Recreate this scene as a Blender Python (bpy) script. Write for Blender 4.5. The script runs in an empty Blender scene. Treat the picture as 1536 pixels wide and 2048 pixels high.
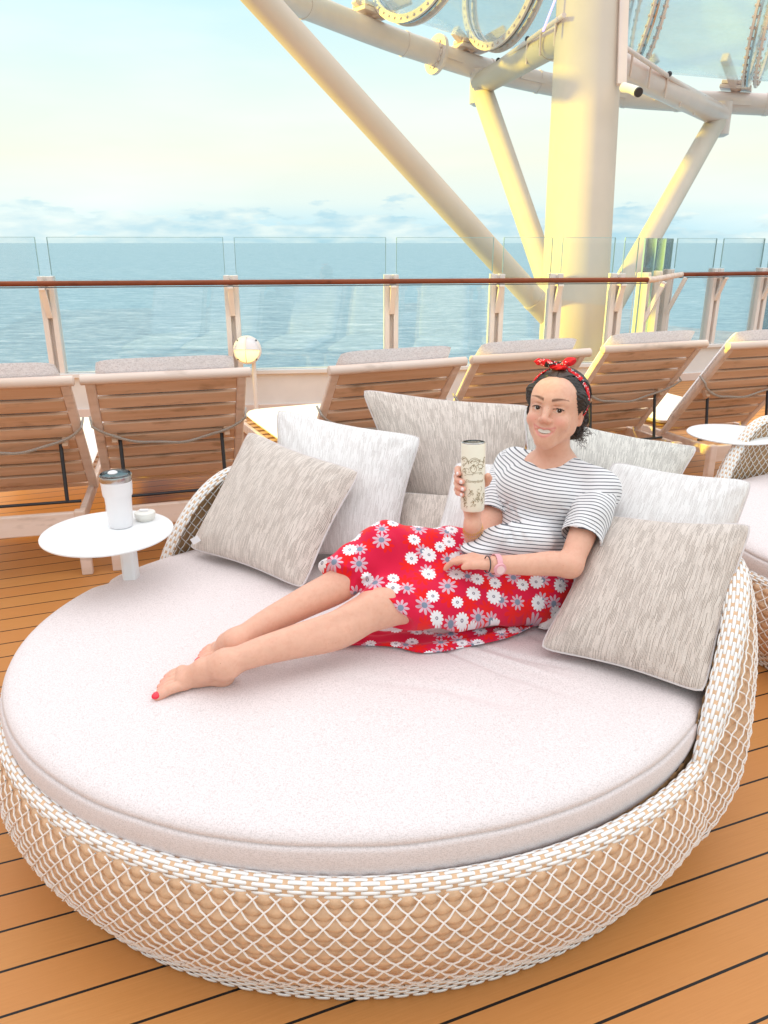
import bpy, bmesh, math, random
import numpy as np
from mathutils import Vector, Matrix
random.seed(7)
rng = np.random.default_rng(7)
S = bpy.context.scene
COL = S.collection
R = math.radians

# ------------------------------------------------------------------ camera
F_PX, CAM_H, PITCH = 1538.0, 1.55, math.atan(539/1538)
cd = bpy.data.cameras.new('camera'); cam = bpy.data.objects.new('camera', cd); COL.objects.link(cam)
cam.location = (0, 0, CAM_H); cam.rotation_euler = (math.pi/2-PITCH, 0, 0)
cd.sensor_fit = 'VERTICAL'; cd.sensor_height = 36; cd.lens = 36*F_PX/2048
cd.clip_start = .05; cd.clip_end = 90000
S.camera = cam
S.render.resolution_x, S.render.resolution_y = 768, 1024

# ------------------------------------------------------------------ light
SUN_AZ, SUN_EL = R(184), R(17)     # direction towards the sun, from +X counter-clockwise
sd = bpy.data.lights.new('sun', 'SUN'); sun = bpy.data.objects.new('sun', sd); COL.objects.link(sun)
sd.energy = 5.0; sd.angle = R(2.5); sd.color = (1, .80, .04)
tosun = Vector((math.cos(SUN_AZ)*math.cos(SUN_EL), math.sin(SUN_AZ)*math.cos(SUN_EL), math.sin(SUN_EL)))
sun.rotation_euler = tosun.to_track_quat('Z', 'Y').to_euler()

W = bpy.data.worlds.new('World'); S.world = W; W.use_nodes = True
def sky_world():
    nt = W.node_tree; N = nt.nodes; L = nt.links; N.clear()
    out = N.new('ShaderNodeOutputWorld'); bg = N.new('ShaderNodeBackground')
    tc = N.new('ShaderNodeTexCoord'); sep = N.new('ShaderNodeSeparateXYZ')
    L.new(tc.outputs['Generated'], sep.inputs[0])
    ramp = N.new('ShaderNodeValToRGB'); cr = ramp.color_ramp
    L.new(sep.outputs['Z'], ramp.inputs[0])
    stops = [(0, (.34,.58,.66)), (.018, (.44,.65,.72)), (.045, (.62,.72,.69)), (.09, (.71,.73,.63)), (.16, (.64,.75,.69)),
             (.25, (.49,.71,.76)), (.36, (.38,.65,.76)), (.55, (1.1,1.15,1.2)), (1, (1.55,1.5,1.52))]
    cr.elements[0].position = 0; cr.elements[0].color = (*stops[0][1], 1)
    cr.elements[1].position = 1; cr.elements[1].color = (*stops[-1][1], 1)
    for p, c in stops[1:-1]:
        e = cr.elements.new(p); e.color = (*c, 1)
    # cumulus bank low over the horizon
    mp = N.new('ShaderNodeMapping'); mp.inputs['Scale'].default_value = (6, 6, 22)
    L.new(tc.outputs['Generated'], mp.inputs[0])
    no = N.new('ShaderNodeTexNoise'); no.inputs['Scale'].default_value = 1.6; no.inputs['Detail'].default_value = 8; no.inputs['Roughness'].default_value = .58
    L.new(mp.outputs[0], no.inputs['Vector'])
    mr = N.new('ShaderNodeMapRange'); mr.inputs['From Min'].default_value = .0; mr.inputs['From Max'].default_value = .075
    mr.inputs['To Min'].default_value = .30; mr.inputs['To Max'].default_value = .74
    L.new(sep.outputs['Z'], mr.inputs[0])
    sub = N.new('ShaderNodeMath'); sub.operation = 'SUBTRACT'; L.new(no.outputs['Fac'], sub.inputs[0]); L.new(mr.outputs[0], sub.inputs[1])
    m2 = N.new('ShaderNodeMapRange'); m2.inputs['From Min'].default_value = -.015; m2.inputs['From Max'].default_value = .05; m2.interpolation_type = 'SMOOTHSTEP'
    m2.inputs['To Max'].default_value = .92
    L.new(sub.outputs[0], m2.inputs[0])
    no2 = N.new('ShaderNodeTexNoise'); no2.inputs['Scale'].default_value = 4; no2.inputs['Detail'].default_value = 6
    L.new(mp.outputs[0], no2.inputs['Vector'])
    cc = N.new('ShaderNodeValToRGB'); cc.color_ramp.elements[0].position = .35; cc.color_ramp.elements[0].color = (.36,.56,.64,1)
    cc.color_ramp.elements[1].position = .68; cc.color_ramp.elements[1].color = (.62,.72,.70,1); L.new(no2.outputs['Fac'], cc.inputs[0])
    mix = N.new('ShaderNodeMix'); mix.data_type = 'RGBA'
    L.new(m2.outputs[0], mix.inputs[0]); L.new(ramp.outputs[0], mix.inputs[6]); L.new(cc.outputs[0], mix.inputs[7])
    # faint streaky high cloud
    mp3 = N.new('ShaderNodeMapping'); mp3.inputs['Scale'].default_value = (2, 2, 9); L.new(tc.outputs['Generated'], mp3.inputs[0])
    no3 = N.new('ShaderNodeTexNoise'); no3.inputs['Scale'].default_value = 1.3; no3.inputs['Detail'].default_value = 5; L.new(mp3.outputs[0], no3.inputs['Vector'])
    m3 = N.new('ShaderNodeMapRange'); m3.inputs['From Min'].default_value = .45; m3.inputs['From Max'].default_value = .75; m3.inputs['To Max'].default_value = .45
    L.new(no3.outputs['Fac'], m3.inputs[0])
    mixb = N.new('ShaderNodeMix'); mixb.data_type = 'RGBA'; mixb.inputs[7].default_value = (.82,.86,.80,1)
    L.new(m3.outputs[0], mixb.inputs[0]); L.new(mix.outputs[2], mixb.inputs[6])
    sk = N.new('ShaderNodeTexSky'); sk.sky_type = 'NISHITA'; sk.sun_disc = False; sk.sun_elevation = SUN_EL; sk.sun_rotation = math.pi/2-SUN_AZ
    ad = N.new('ShaderNodeMix'); ad.data_type = 'RGBA'; ad.blend_type = 'ADD'; ad.inputs[0].default_value = .004
    L.new(mixb.outputs[2], ad.inputs[6]); L.new(sk.outputs[0], ad.inputs[7])
    bg.inputs[1].default_value = 1.0
    L.new(ad.outputs[2], bg.inputs[0]); L.new(bg.outputs[0], out.inputs[0])
sky_world()
S.view_settings.view_transform = 'Standard'; S.view_settings.look = 'None'; S.view_settings.exposure = 0.42; S.view_settings.gamma = 1
S.render.engine = 'CYCLES'
S.cycles.max_bounces = 8; S.cycles.transparent_max_bounces = 24; S.cycles.use_denoising = True

# ------------------------------------------------------------------ points from the survey of the place
_s, _c = math.sin(PITCH), math.cos(PITCH)
def T(x, y, t):
    dx = (x-768)/F_PX; dy = (1024-y)/F_PX
    return Vector((dx*t, (_c+dy*_s)*t, CAM_H+(-_s+dy*_c)*t))
def AZ(x, y, z):
    dy = (1024-y)/F_PX
    return T(x, y, (z-CAM_H)/(-_s+dy*_c))
def AY(x, y, Y):
    dy = (1024-y)/F_PX
    return T(x, y, Y/(_c+dy*_s))

# ------------------------------------------------------------------ materials
def new_mat(name):
    m = bpy.data.materials.new(name); m.use_nodes = True
    return m, m.node_tree.nodes, m.node_tree.links, m.node_tree.nodes['Principled BSDF']
def pmat(name, col, rough=.6, metal=0, noise=0, nscale=20, bump=0, bscale=200, spec=.5, coat=0, sheen=0, emis=None, estr=0, sss=0, stretch=None):
    m, N, L, b = new_mat(name)
    b.inputs['Base Color'].default_value = (*col, 1); b.inputs['Roughness'].default_value = rough; b.inputs['Metallic'].default_value = metal
    b.inputs['Specular IOR Level'].default_value = spec; b.inputs['Coat Weight'].default_value = coat; b.inputs['Sheen Weight'].default_value = sheen
    if sss: b.inputs['Subsurface Weight'].default_value = sss; b.inputs['Subsurface Radius'].default_value = (.012,.005,.003); b.inputs['Subsurface Scale'].default_value = 1
    if emis: b.inputs['Emission Color'].default_value = (*emis, 1); b.inputs['Emission Strength'].default_value = estr
    tc = N.new('ShaderNodeTexCoord'); vec = tc.outputs['Object']
    if stretch:
        mp = N.new('ShaderNodeMapping'); mp.inputs['Scale'].default_value = stretch; L.new(vec, mp.inputs[0]); vec = mp.outputs[0]
    if noise:
        n = N.new('ShaderNodeTexNoise'); n.inputs['Scale'].default_value = nscale; n.inputs['Detail'].default_value = 4; L.new(vec, n.inputs['Vector'])
        r = N.new('ShaderNodeValToRGB'); r.color_ramp.elements[0].position = .3; r.color_ramp.elements[1].position = .7
        r.color_ramp.elements[0].color = (*[c*(1-noise) for c in col], 1); r.color_ramp.elements[1].color = (*[min(1, c*(1+noise*.6)) for c in col], 1)
        L.new(n.outputs['Fac'], r.inputs[0]); L.new(r.outputs[0], b.inputs['Base Color'])
    if bump:
        n = N.new('ShaderNodeTexNoise'); n.inputs['Scale'].default_value = bscale; n.inputs['Detail'].default_value = 3; L.new(vec, n.inputs['Vector'])
        bp = N.new('ShaderNodeBump'); bp.inputs['Strength'].default_value = bump; bp.inputs['Distance'].default_value = .004
        L.new(n.outputs['Fac'], bp.inputs['Height']); L.new(bp.outputs[0], b.inputs['Normal'])
    return m
def mth(N, L, op, a, b=None, c=None):
    n = N.new('ShaderNodeMath'); n.operation = op
    for i, v in enumerate((a, b, c)):
        if v is None: continue
        if isinstance(v, (int, float)): n.inputs[i].default_value = v
        else: L.new(v, n.inputs[i])
    return n.outputs[0]
def mixc(N, L, f, a, b):
    n = N.new('ShaderNodeMix'); n.data_type = 'RGBA'
    for i, v in ((0, f), (6, a), (7, b)):
        if isinstance(v, (int, float)): n.inputs[i].default_value = v
        elif isinstance(v, tuple): n.inputs[i].default_value = (*v, 1)
        else: L.new(v, n.inputs[i])
    return n.outputs[2]
def noise_out(N, L, vec, scale, detail=3, rough=.5, out='Fac'):
    n = N.new('ShaderNodeTexNoise'); n.inputs['Scale'].default_value = scale; n.inputs['Detail'].default_value = detail; n.inputs['Roughness'].default_value = rough
    L.new(vec, n.inputs['Vector']); return n.outputs[out]
def mapping(N, L, vec, scale=(1,1,1), rot=(0,0,0)):
    m = N.new('ShaderNodeMapping'); m.inputs['Scale'].default_value = scale; m.inputs['Rotation'].default_value = rot
    L.new(vec, m.inputs[0]); return m.outputs[0]
def bump(N, L, h, strength, dist, b):
    n = N.new('ShaderNodeBump'); n.inputs['Strength'].default_value = strength; n.inputs['Distance'].default_value = dist
    L.new(h, n.inputs['Height']); L.new(n.outputs[0], b.inputs['Normal'])

def deck_mat():
    m, N, L, b = new_mat('teak_deck')
    geo = N.new('ShaderNodeTexCoord').outputs['Object']
    a = 0.3716
    v = mapping(N, L, geo, rot=(0, 0, -a))            # x along the boards
    sep = N.new('ShaderNodeSeparateXYZ'); L.new(v, sep.inputs[0])
    q = mth(N, L, 'DIVIDE', mth(N, L, 'SUBTRACT', sep.outputs['Y'], 1.3984), .1179)
    fl = mth(N, L, 'FLOOR', q); fr = mth(N, L, 'SUBTRACT', q, fl)
    d = mth(N, L, 'MINIMUM', fr, mth(N, L, 'SUBTRACT', 1, fr))
    seam = mth(N, L, 'LESS_THAN', d, .028)
    wn = N.new('ShaderNodeTexWhiteNoise'); wn.noise_dimensions = '1D'; L.new(fl, wn.inputs['W'])
    grain = noise_out(N, L, mapping(N, L, v, scale=(2.5, 90, 1)), 3, 5, .6)
    blot = noise_out(N, L, v, 2.2, 3)
    c = mixc(N, L, grain, (.46,.19,.045), (.62,.29,.085))
    c = mixc(N, L, mth(N, L, 'MULTIPLY', wn.outputs['Value'], .55), c, (.52,.20,.05))
    c = mixc(N, L, mth(N, L, 'MULTIPLY', blot, .35), c, (.56,.235,.09))
    vo = N.new('ShaderNodeTexVoronoi'); vo.inputs['Scale'].default_value = 2.1; L.new(v, vo.inputs['Vector'])
    spot = mth(N, L, 'LESS_THAN', mth(N, L, 'ADD', vo.outputs['Distance'], mth(N, L, 'MULTIPLY', noise_out(N, L, v, 30, 3), .06)), .075)
    c = mixc(N, L, mth(N, L, 'MULTIPLY', spot, .35), c, (.42,.12,.035))
    c = mixc(N, L, seam, c, (.006,.005,.005))
    L.new(c, b.inputs['Base Color']); b.inputs['Roughness'].default_value = .5; b.inputs['Specular IOR Level'].default_value = .35
    hh = mth(N, L, 'MULTIPLY', mth(N, L, 'SUBTRACT', grain, mth(N, L, 'MULTIPLY', seam, 6)), .25)
    bump(N, L, hh, .35, .003, b)
    return m
def sea_mat():
    m, N, L, b = new_mat('sea_water')
    geo = N.new('ShaderNodeTexCoord').outputs['Object']
    n1 = noise_out(N, L, mapping(N, L, geo, scale=(.035, .11, 1), rot=(0, 0, .1)), 1, 8, .66)
    n2 = noise_out(N, L, mapping(N, L, geo, scale=(.16, .55, 1), rot=(0, 0, .12)), 1, 6, .7)
    n3 = noise_out(N, L, mapping(N, L, geo, scale=(.0012, .004, 1)), 1, 4, .6)
    mixh = mth(N, L, 'ADD', mth(N, L, 'MULTIPLY', n1, .45), mth(N, L, 'MULTIPLY', n2, .55))
    r = N.new('ShaderNodeValToRGB'); e = r.color_ramp.elements
    e[0].position = .38; e[0].color = (.08,.16,.26,1); e[1].position = .63; e[1].color = (.48,.58,.72,1)
    k = e.new(.50); k.color = (.19,.31,.44,1)
    L.new(mixh, r.inputs[0])
    c = mixc(N, L, mth(N, L, 'MULTIPLY', n3, .4), r.outputs[0], (.10,.24,.38))
    L.new(c, b.inputs['Base Color']); b.inputs['Roughness'].default_value = .42; b.inputs['Specular IOR Level'].default_value = .12
    bump(N, L, mixh, .55, 1.2, b)
    return m
def weave_fabric(name, light, dark, scale=420, tint=None):
    m, N, L, b = new_mat(name)
    geo = N.new('ShaderNodeTexCoord').outputs['Object']
    a = noise_out(N, L, mapping(N, L, geo, scale=(1, .35, 1), rot=(0,0,.6)), scale, 2, .6)
    c2 = noise_out(N, L, mapping(N, L, geo, scale=(.35, 1, 1), rot=(0,0,.6)), scale, 2, .6)
    g = mth(N, L, 'MAXIMUM', a, c2)
    r = N.new('ShaderNodeValToRGB'); r.color_ramp.elements[0].position = .42; r.color_ramp.elements[0].color = (*dark, 1)
    r.color_ramp.elements[1].position = .60; r.color_ramp.elements[1].color = (*light, 1); L.new(g, r.inputs[0])
    big = noise_out(N, L, geo, 5, 3)
    cc = mixc(N, L, mth(N, L, 'MULTIPLY', big, .22), r.outputs[0], tint or tuple(x*.93 for x in light))
    L.new(cc, b.inputs['Base Color']); b.inputs['Roughness'].default_value = .95; b.inputs['Specular IOR Level'].default_value = .1
    b.inputs['Sheen Weight'].default_value = .2
    bump(N, L, g, .5, .0015, b)
    return m
def strie_fabric(name, light, dark, amount=.5):
    m, N, L, b = new_mat(name)
    uv = N.new('ShaderNodeTexCoord').outputs['UV']
    wob = noise_out(N, L, mapping(N, L, uv, scale=(9, 9, 1)), 1, 2, .5)
    sp = N.new('ShaderNodeSeparateXYZ'); L.new(uv, sp.inputs[0])
    uq = mth(N, L, 'ADD', mth(N, L, 'MULTIPLY', sp.outputs[0], 150), mth(N, L, 'MULTIPLY', wob, 3))
    iu = mth(N, L, 'FLOOR', uq); fu = mth(N, L, 'SUBTRACT', uq, iu)
    w1 = N.new('ShaderNodeTexWhiteNoise'); w1.noise_dimensions = '1D'; L.new(iu, w1.inputs['W'])
    iv = mth(N, L, 'FLOOR', mth(N, L, 'ADD', mth(N, L, 'MULTIPLY', sp.outputs[1], 15), mth(N, L, 'MULTIPLY', w1.outputs['Value'], 9)))
    w2 = N.new('ShaderNodeTexWhiteNoise'); w2.noise_dimensions = '2D'; cb = N.new('ShaderNodeCombineXYZ'); L.new(iu, cb.inputs[0]); L.new(iv, cb.inputs[1]); L.new(cb.outputs[0], w2.inputs['Vector'])
    f = noise_out(N, L, mapping(N, L, uv, scale=(420, 260, 1)), 1, 2, .6)
    line = mth(N, L, 'MULTIPLY', mth(N, L, 'LESS_THAN', mth(N, L, 'ABSOLUTE', mth(N, L, 'SUBTRACT', fu, .5)), .24), mth(N, L, 'MULTIPLY', w2.outputs['Value'], .30))
    patch = noise_out(N, L, mapping(N, L, uv, scale=(16, 9, 1)), 1, 3, .5)
    g = mth(N, L, 'SUBTRACT', mth(N, L, 'ADD', mth(N, L, 'MULTIPLY', f, .75), mth(N, L, 'MULTIPLY', patch, .22)), line)
    r = N.new('ShaderNodeValToRGB'); r.color_ramp.elements[0].position = amount-.26; r.color_ramp.elements[0].color = (*dark, 1)
    r.color_ramp.elements[1].position = amount+.02; r.color_ramp.elements[1].color = (*light, 1); L.new(g, r.inputs[0])
    L.new(r.outputs[0], b.inputs['Base Color']); b.inputs['Roughness'].default_value = .95; b.inputs['Specular IOR Level'].default_value = .1
    b.inputs['Sheen Weight'].default_value = .2
    bump(N, L, g, .8, .003, b)
    return m
def wood_mat(name, c1, c2):
    m, N, L, b = new_mat(name)
    geo = N.new('ShaderNodeTexCoord').outputs['Object']
    oi = N.new('ShaderNodeObjectInfo')
    va = N.new('ShaderNodeVectorMath'); va.operation = 'ADD'; L.new(geo, va.inputs[0])
    cmb = N.new('ShaderNodeCombineXYZ'); L.new(mth(N, L, 'MULTIPLY', oi.outputs['Random'], 40), cmb.inputs[0]); L.new(mth(N, L, 'MULTIPLY', oi.outputs['Random'], 17), cmb.inputs[1]); L.new(cmb.outputs[0], va.inputs[1])
    v = va.outputs[0]
    g = noise_out(N, L, mapping(N, L, v, scale=(3, 40, 40)), 1, 5, .6)
    k = noise_out(N, L, mapping(N, L, v, scale=(5, 14, 14)), 1, 3, .6)
    c = mixc(N, L, g, c1, c2)
    sl = noise_out(N, L, mapping(N, L, v, scale=(1.2, 16, 16)), 1, 1, .5)
    ms = N.new('ShaderNodeMapRange'); ms.inputs['From Min'].default_value = .35; ms.inputs['From Max'].default_value = .65; ms.inputs['To Max'].default_value = .45; L.new(sl, ms.inputs[0])
    c = mixc(N, L, ms.outputs[0], c, (c2[0]*1.12, c2[1]*1.18, c2[2]*1.3))
    r = N.new('ShaderNodeMapRange'); r.inputs['From Min'].default_value = .58; r.inputs['From Max'].default_value = .75; r.inputs['To Max'].default_value = .6; L.new(k, r.inputs[0])
    c = mixc(N, L, r.outputs[0], c, tuple(x*.55 for x in c1))
    L.new(c, b.inputs['Base Color']); b.inputs['Roughness'].default_value = .6; b.inputs['Specular IOR Level'].default_value = .3
    bump(N, L, g, .3, .002, b)
    return m
def glass_mat(name, tint, refl=1.0, base=.04):
    m, N, L, b = new_mat(name); N.remove(b)
    out = N['Material Output']
    tr = N.new('ShaderNodeBsdfTransparent'); tr.inputs[0].default_value = (*tint, 1)
    gl = N.new('ShaderNodeBsdfGlossy'); gl.inputs['Roughness'].default_value = .02
    lw = N.new('ShaderNodeFresnel'); lw.inputs[0].default_value = 1.45
    mx = N.new('ShaderNodeMixShader'); L.new(mth(N, L, 'ADD', mth(N, L, 'MULTIPLY', lw.outputs[0], refl), base), mx.inputs[0])
    L.new(tr.outputs[0], mx.inputs[1]); L.new(gl.outputs[0], mx.inputs[2]); L.new(mx.outputs[0], out.inputs[0])
    return m
def tube_mat():
    # translucent acrylic slide tube, dusty and wet
    m, N, L, b = new_mat('slide_acrylic'); out = N['Material Output']
    geo = N.new('ShaderNodeTexCoord').outputs['Object']
    n = noise_out(N, L, mapping(N, L, geo, scale=(1, 1, 4)), 1.5, 4, .6)
    b.inputs['Base Color'].default_value = (.66,.80,.86,1); b.inputs['Roughness'].default_value = .15; b.inputs['Coat Weight'].default_value = .6
    tr = N.new('ShaderNodeBsdfTransparent'); tr.inputs[0].default_value = (.90,.96,.99,1)
    mx = N.new('ShaderNodeMixShader')
    L.new(mth(N, L, 'ADD', mth(N, L, 'MULTIPLY', n, .35), .20), mx.inputs[0]); L.new(tr.outputs[0], mx.inputs[1]); L.new(b.outputs[0], mx.inputs[2]); L.new(mx.outputs[0], out.inputs[0])
    return m
def attr_mat(name, rough=.5, sss=.12, bumpamt=.15, bscale=300, sheen=0):
    m, N, L, b = new_mat(name)
    at = N.new('ShaderNodeAttribute'); at.attribute_name = 'Col'
    geo = N.new('ShaderNodeTexCoord').outputs['Object']
    n = noise_out(N, L, geo, 28, 4, .6)
    hs = N.new('ShaderNodeHueSaturation'); L.new(at.outputs['Color'], hs.inputs['Color'])
    mr = N.new('ShaderNodeMapRange'); mr.inputs['To Min'].default_value = .9; mr.inputs['To Max'].default_value = 1.08; L.new(n, mr.inputs[0]); L.new(mr.outputs[0], hs.inputs['Value'])
    n2 = noise_out(N, L, geo, 75, 4, .65)
    mm = N.new('ShaderNodeMapRange'); mm.inputs['From Min'].default_value = .45; mm.inputs['From Max'].default_value = .75; mm.inputs['To Max'].default_value = .32; L.new(n2, mm.inputs[0])
    vo = N.new('ShaderNodeTexVoronoi'); vo.inputs['Scale'].default_value = 34; L.new(geo, vo.inputs['Vector'])
    cc = mixc(N, L, mm.outputs[0], hs.outputs[0], (.62,.25,.17)); cc = mixc(N, L, mth(N, L, 'MULTIPLY', mth(N, L, 'LESS_THAN', vo.outputs['Distance'], .045), .45), cc, (.35,.14,.08))
    L.new(cc, b.inputs['Base Color']); b.inputs['Roughness'].default_value = rough; b.inputs['Specular IOR Level'].default_value = .35
    b.inputs['Subsurface Weight'].default_value = sss; b.inputs['Subsurface Radius'].default_value = (.012,.004,.002); b.inputs['Subsurface Scale'].default_value = 1
    b.inputs['Sheen Weight'].default_value = sheen
    bump(N, L, noise_out(N, L, geo, bscale, 2), bumpamt, .0015, b)
    return m
def stripe_mat():
    m, N, L, b = new_mat('striped_jersey')
    at = N.new('ShaderNodeAttribute'); at.attribute_name = 'stripe'
    geo = N.new('ShaderNodeTexCoord').outputs['Object']
    w = mth(N, L, 'ADD', at.outputs['Fac'], mth(N, L, 'MULTIPLY', noise_out(N, L, geo, 9, 2), .006))
    fr = mth(N, L, 'FRACT', mth(N, L, 'MULTIPLY', w, 1/.0108))
    s = mth(N, L, 'LESS_THAN', fr, .25)
    c = mixc(N, L, s, (.80,.78,.79), (.085,.085,.105))
    L.new(c, b.inputs['Base Color']); b.inputs['Roughness'].default_value = .9; b.inputs['Specular IOR Level'].default_value = .15; b.inputs['Sheen Weight'].default_value = .2
    bump(N, L, noise_out(N, L, geo, 60, 3), .25, .004, b)
    return m
def floral_mat():
    m, N, L, b = new_mat('red_floral_rayon')
    uv = N.new('ShaderNodeTexCoord').outputs['UV']
    def flowers(scale, off, petals, r0, amp, cent, spiky=False):
        mp = N.new('ShaderNodeMapping'); mp.inputs['Scale'].default_value = (scale,)*3; mp.inputs['Location'].default_value = (*off, 0); L.new(uv, mp.inputs[0])
        vo = N.new('ShaderNodeTexVoronoi'); vo.voronoi_dimensions = '2D'; vo.inputs['Scale'].default_value = 1; vo.inputs['Randomness'].default_value = .62; L.new(mp.outputs[0], vo.inputs['Vector'])
        d = N.new('ShaderNodeVectorMath'); d.operation = 'SUBTRACT'; L.new(mp.outputs[0], d.inputs[0]); L.new(vo.outputs['Position'], d.inputs[1])
        sp = N.new('ShaderNodeSeparateXYZ'); L.new(d.outputs[0], sp.inputs[0])
        an = mth(N, L, 'ARCTAN2', sp.outputs[1], sp.outputs[0])
        sc = N.new('ShaderNodeSeparateColor'); L.new(vo.outputs['Color'], sc.inputs[0])
        an = mth(N, L, 'ADD', an, mth(N, L, 'MULTIPLY', sc.outputs[0], 6))
        wv = mth(N, L, 'ABSOLUTE', mth(N, L, 'SINE', mth(N, L, 'MULTIPLY', an, petals/2)))
        if spiky: wv = mth(N, L, 'POWER', wv, .8)
        else: wv = mth(N, L, 'POWER', wv, .5)
        rad = mth(N, L, 'MULTIPLY', mth(N, L, 'ADD', r0, mth(N, L, 'MULTIPLY', wv, amp)), mth(N, L, 'ADD', .78, mth(N, L, 'MULTIPLY', sc.outputs[1], .32)))
        r = vo.outputs['Distance']
        inside = mth(N, L, 'LESS_THAN', r, rad)
        keep = mth(N, L, 'LESS_THAN', sc.outputs[2], .80)
        inside = mth(N, L, 'MULTIPLY', inside, keep)
        return inside, mth(N, L, 'MULTIPLY', mth(N, L, 'LESS_THAN', r, cent), keep), mth(N, L, 'MULTIPLY', mth(N, L, 'LESS_THAN', r, cent*.45), keep)
    c = mixc(N, L, noise_out(N, L, uv, 7, 3), (.60,.008,.055), (.78,.012,.05))
    lf, _, _ = flowers(17, (.3,.8), 7, .10, .34, .1, True)
    c = mixc(N, L, lf, c, (.80,.012,.012))
    a, ac, _ = flowers(15.5, (.5,.1), 9, .08, .30, .125, True)
    c = mixc(N, L, a, c, (.68,.42,.50)); c = mixc(N, L, ac, c, (.22,.27,.36))
    a, ac, ad = flowers(16.5, (0,.45), 12, .20, .13, .07)
    c = mixc(N, L, a, c, (.86,.84,.86)); c = mixc(N, L, ac, c, (.25,.22,.28)); c = mixc(N, L, ad, c, (.7,.66,.66))
    L.new(c, b.inputs['Base Color']); b.inputs['Roughness'].default_value = .8; b.inputs['Specular IOR Level'].default_value = .2; b.inputs['Sheen Weight'].default_value = .1
    return m

M = dict(
    deck=deck_mat(), sea=sea_mat(),
    white=pmat('white_paint', (.80,.76,.74), .45, noise=.04, nscale=6), steel_white=pmat('white_steel', (.83,.76,.72), .35, noise=.05, nscale=3, coat=.2),
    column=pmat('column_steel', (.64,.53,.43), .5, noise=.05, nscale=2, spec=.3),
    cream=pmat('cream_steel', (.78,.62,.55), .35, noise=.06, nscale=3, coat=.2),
    table=pmat('white_table_top', (.88,.88,.88), .4), rail=wood_mat('varnished_rail', (.11,.025,.012), (.25,.06,.022)),
    wood=wood_mat('weathered_teak', (.53,.295,.165), (.77,.53,.37)), palewood=wood_mat('bleached_teak', (.66,.47,.36), (.80,.64,.54)),
    black=pmat('black_metal', (.03,.03,.035), .45), grey=pmat('grey_metal', (.12,.125,.14), .4, metal=.3),
    lcush=weave_fabric('lounger_cushion', (.93,.87,.87), (.70,.63,.63), 210), mattress=weave_fabric('mattress_cloth', (.785,.70,.69), (.59,.515,.50), 460, (.80,.70,.695)),
    beige=strie_fabric('beige_strie', (.78,.68,.61), (.36,.285,.24), .47), white_p=strie_fabric('ivory_strie', (.88,.84,.82), (.60,.54,.51), .44),
    grey_p=strie_fabric('grey_strie', (.76,.72,.66), (.36,.33,.30), .47),
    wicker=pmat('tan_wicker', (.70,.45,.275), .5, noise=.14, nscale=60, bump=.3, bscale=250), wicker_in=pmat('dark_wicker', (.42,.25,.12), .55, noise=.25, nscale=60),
    cord=pmat('white_cord', (.90,.87,.84), .45), tape=pmat('white_tape', (.86,.84,.82), .45),
    rope=pmat('grey_rope', (.50,.46,.42), .85, noise=.3, nscale=220, bump=.6, bscale=300),
    glass=glass_mat('rail_glass', (.965,.985,.985), .8, .03), glass_edge=pmat('glass_edge', (.36,.54,.54), .3), tube=tube_mat(), clear=glass_mat('clear_plastic', (.75,.78,.80), 1, .1),
    steel=pmat('brushed_steel', (.55,.55,.55), .25, metal=1), cup=pmat('white_enamel', (.86,.83,.84), .35, coat=.3), cream_cup=pmat('cream_enamel', (.86,.80,.66), .3, coat=.4),
    gold=pmat('gold_print', (.26,.16,.04), .4, metal=.2), skin=attr_mat('skin'), hair=pmat('dark_hair', (.022,.012,.009), .38, noise=.5, nscale=120, spec=.6),
    strand=pmat('hair_strand', (.055,.028,.018), .35, noise=.5, nscale=60, spec=.7), eye=pmat('eye_white', (.75,.73,.70), .25), iris=pmat('iris', (.035,.018,.01), .2), teeth=pmat('teeth', (.80,.76,.68), .35),
    nail=pmat('red_nail', (.80,.01,.035), .2, coat=.6), pnail=pmat('pale_nail', (.85,.72,.70), .2, coat=.5), pink=pmat('pink_silicone', (.78,.38,.42), .6), pink2=pmat('pink_dial', (.86,.60,.60), .4),
    red=pmat('red_bandana', (.72,.01,.02), .8), bead=pmat('gold_bead', (.75,.42,.12), .3, metal=.6), shirt=stripe_mat(), floral=floral_mat(),
    lampglow=pmat('lamp_glass_lit', (.9,.85,.5), .3, emis=(1,.86,.35), estr=.9), lampdome=pmat('lamp_glass', (.85,.80,.82), .3), violet=pmat('violet_neon', (.4,.3,.9), .4, emis=(.45,.35,1), estr=1.2),
    seam=pmat('welting', (.66,.60,.59), .9), wet=pmat('lid_plastic', (.78,.74,.68), .3))
def bandana_mat():
    m, N, L, b = new_mat('bandana_print')
    geo = N.new('ShaderNodeTexCoord').outputs['Object']
    p = noise_out(N, L, geo, 55, 1); s = N.new('ShaderNodeTexVoronoi'); s.inputs['Scale'].default_value = 170; L.new(geo, s.inputs['Vector'])
    c = mixc(N, L, mth(N, L, 'GREATER_THAN', p, .54), (.70,.01,.02), (.01,.01,.012))
    c = mixc(N, L, mth(N, L, 'LESS_THAN', s.outputs['Distance'], .27), c, (.85,.82,.80))
    L.new(c, b.inputs['Base Color']); b.inputs['Roughness'].default_value = .85
    return m
M['bandana'] = bandana_mat()

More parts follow.
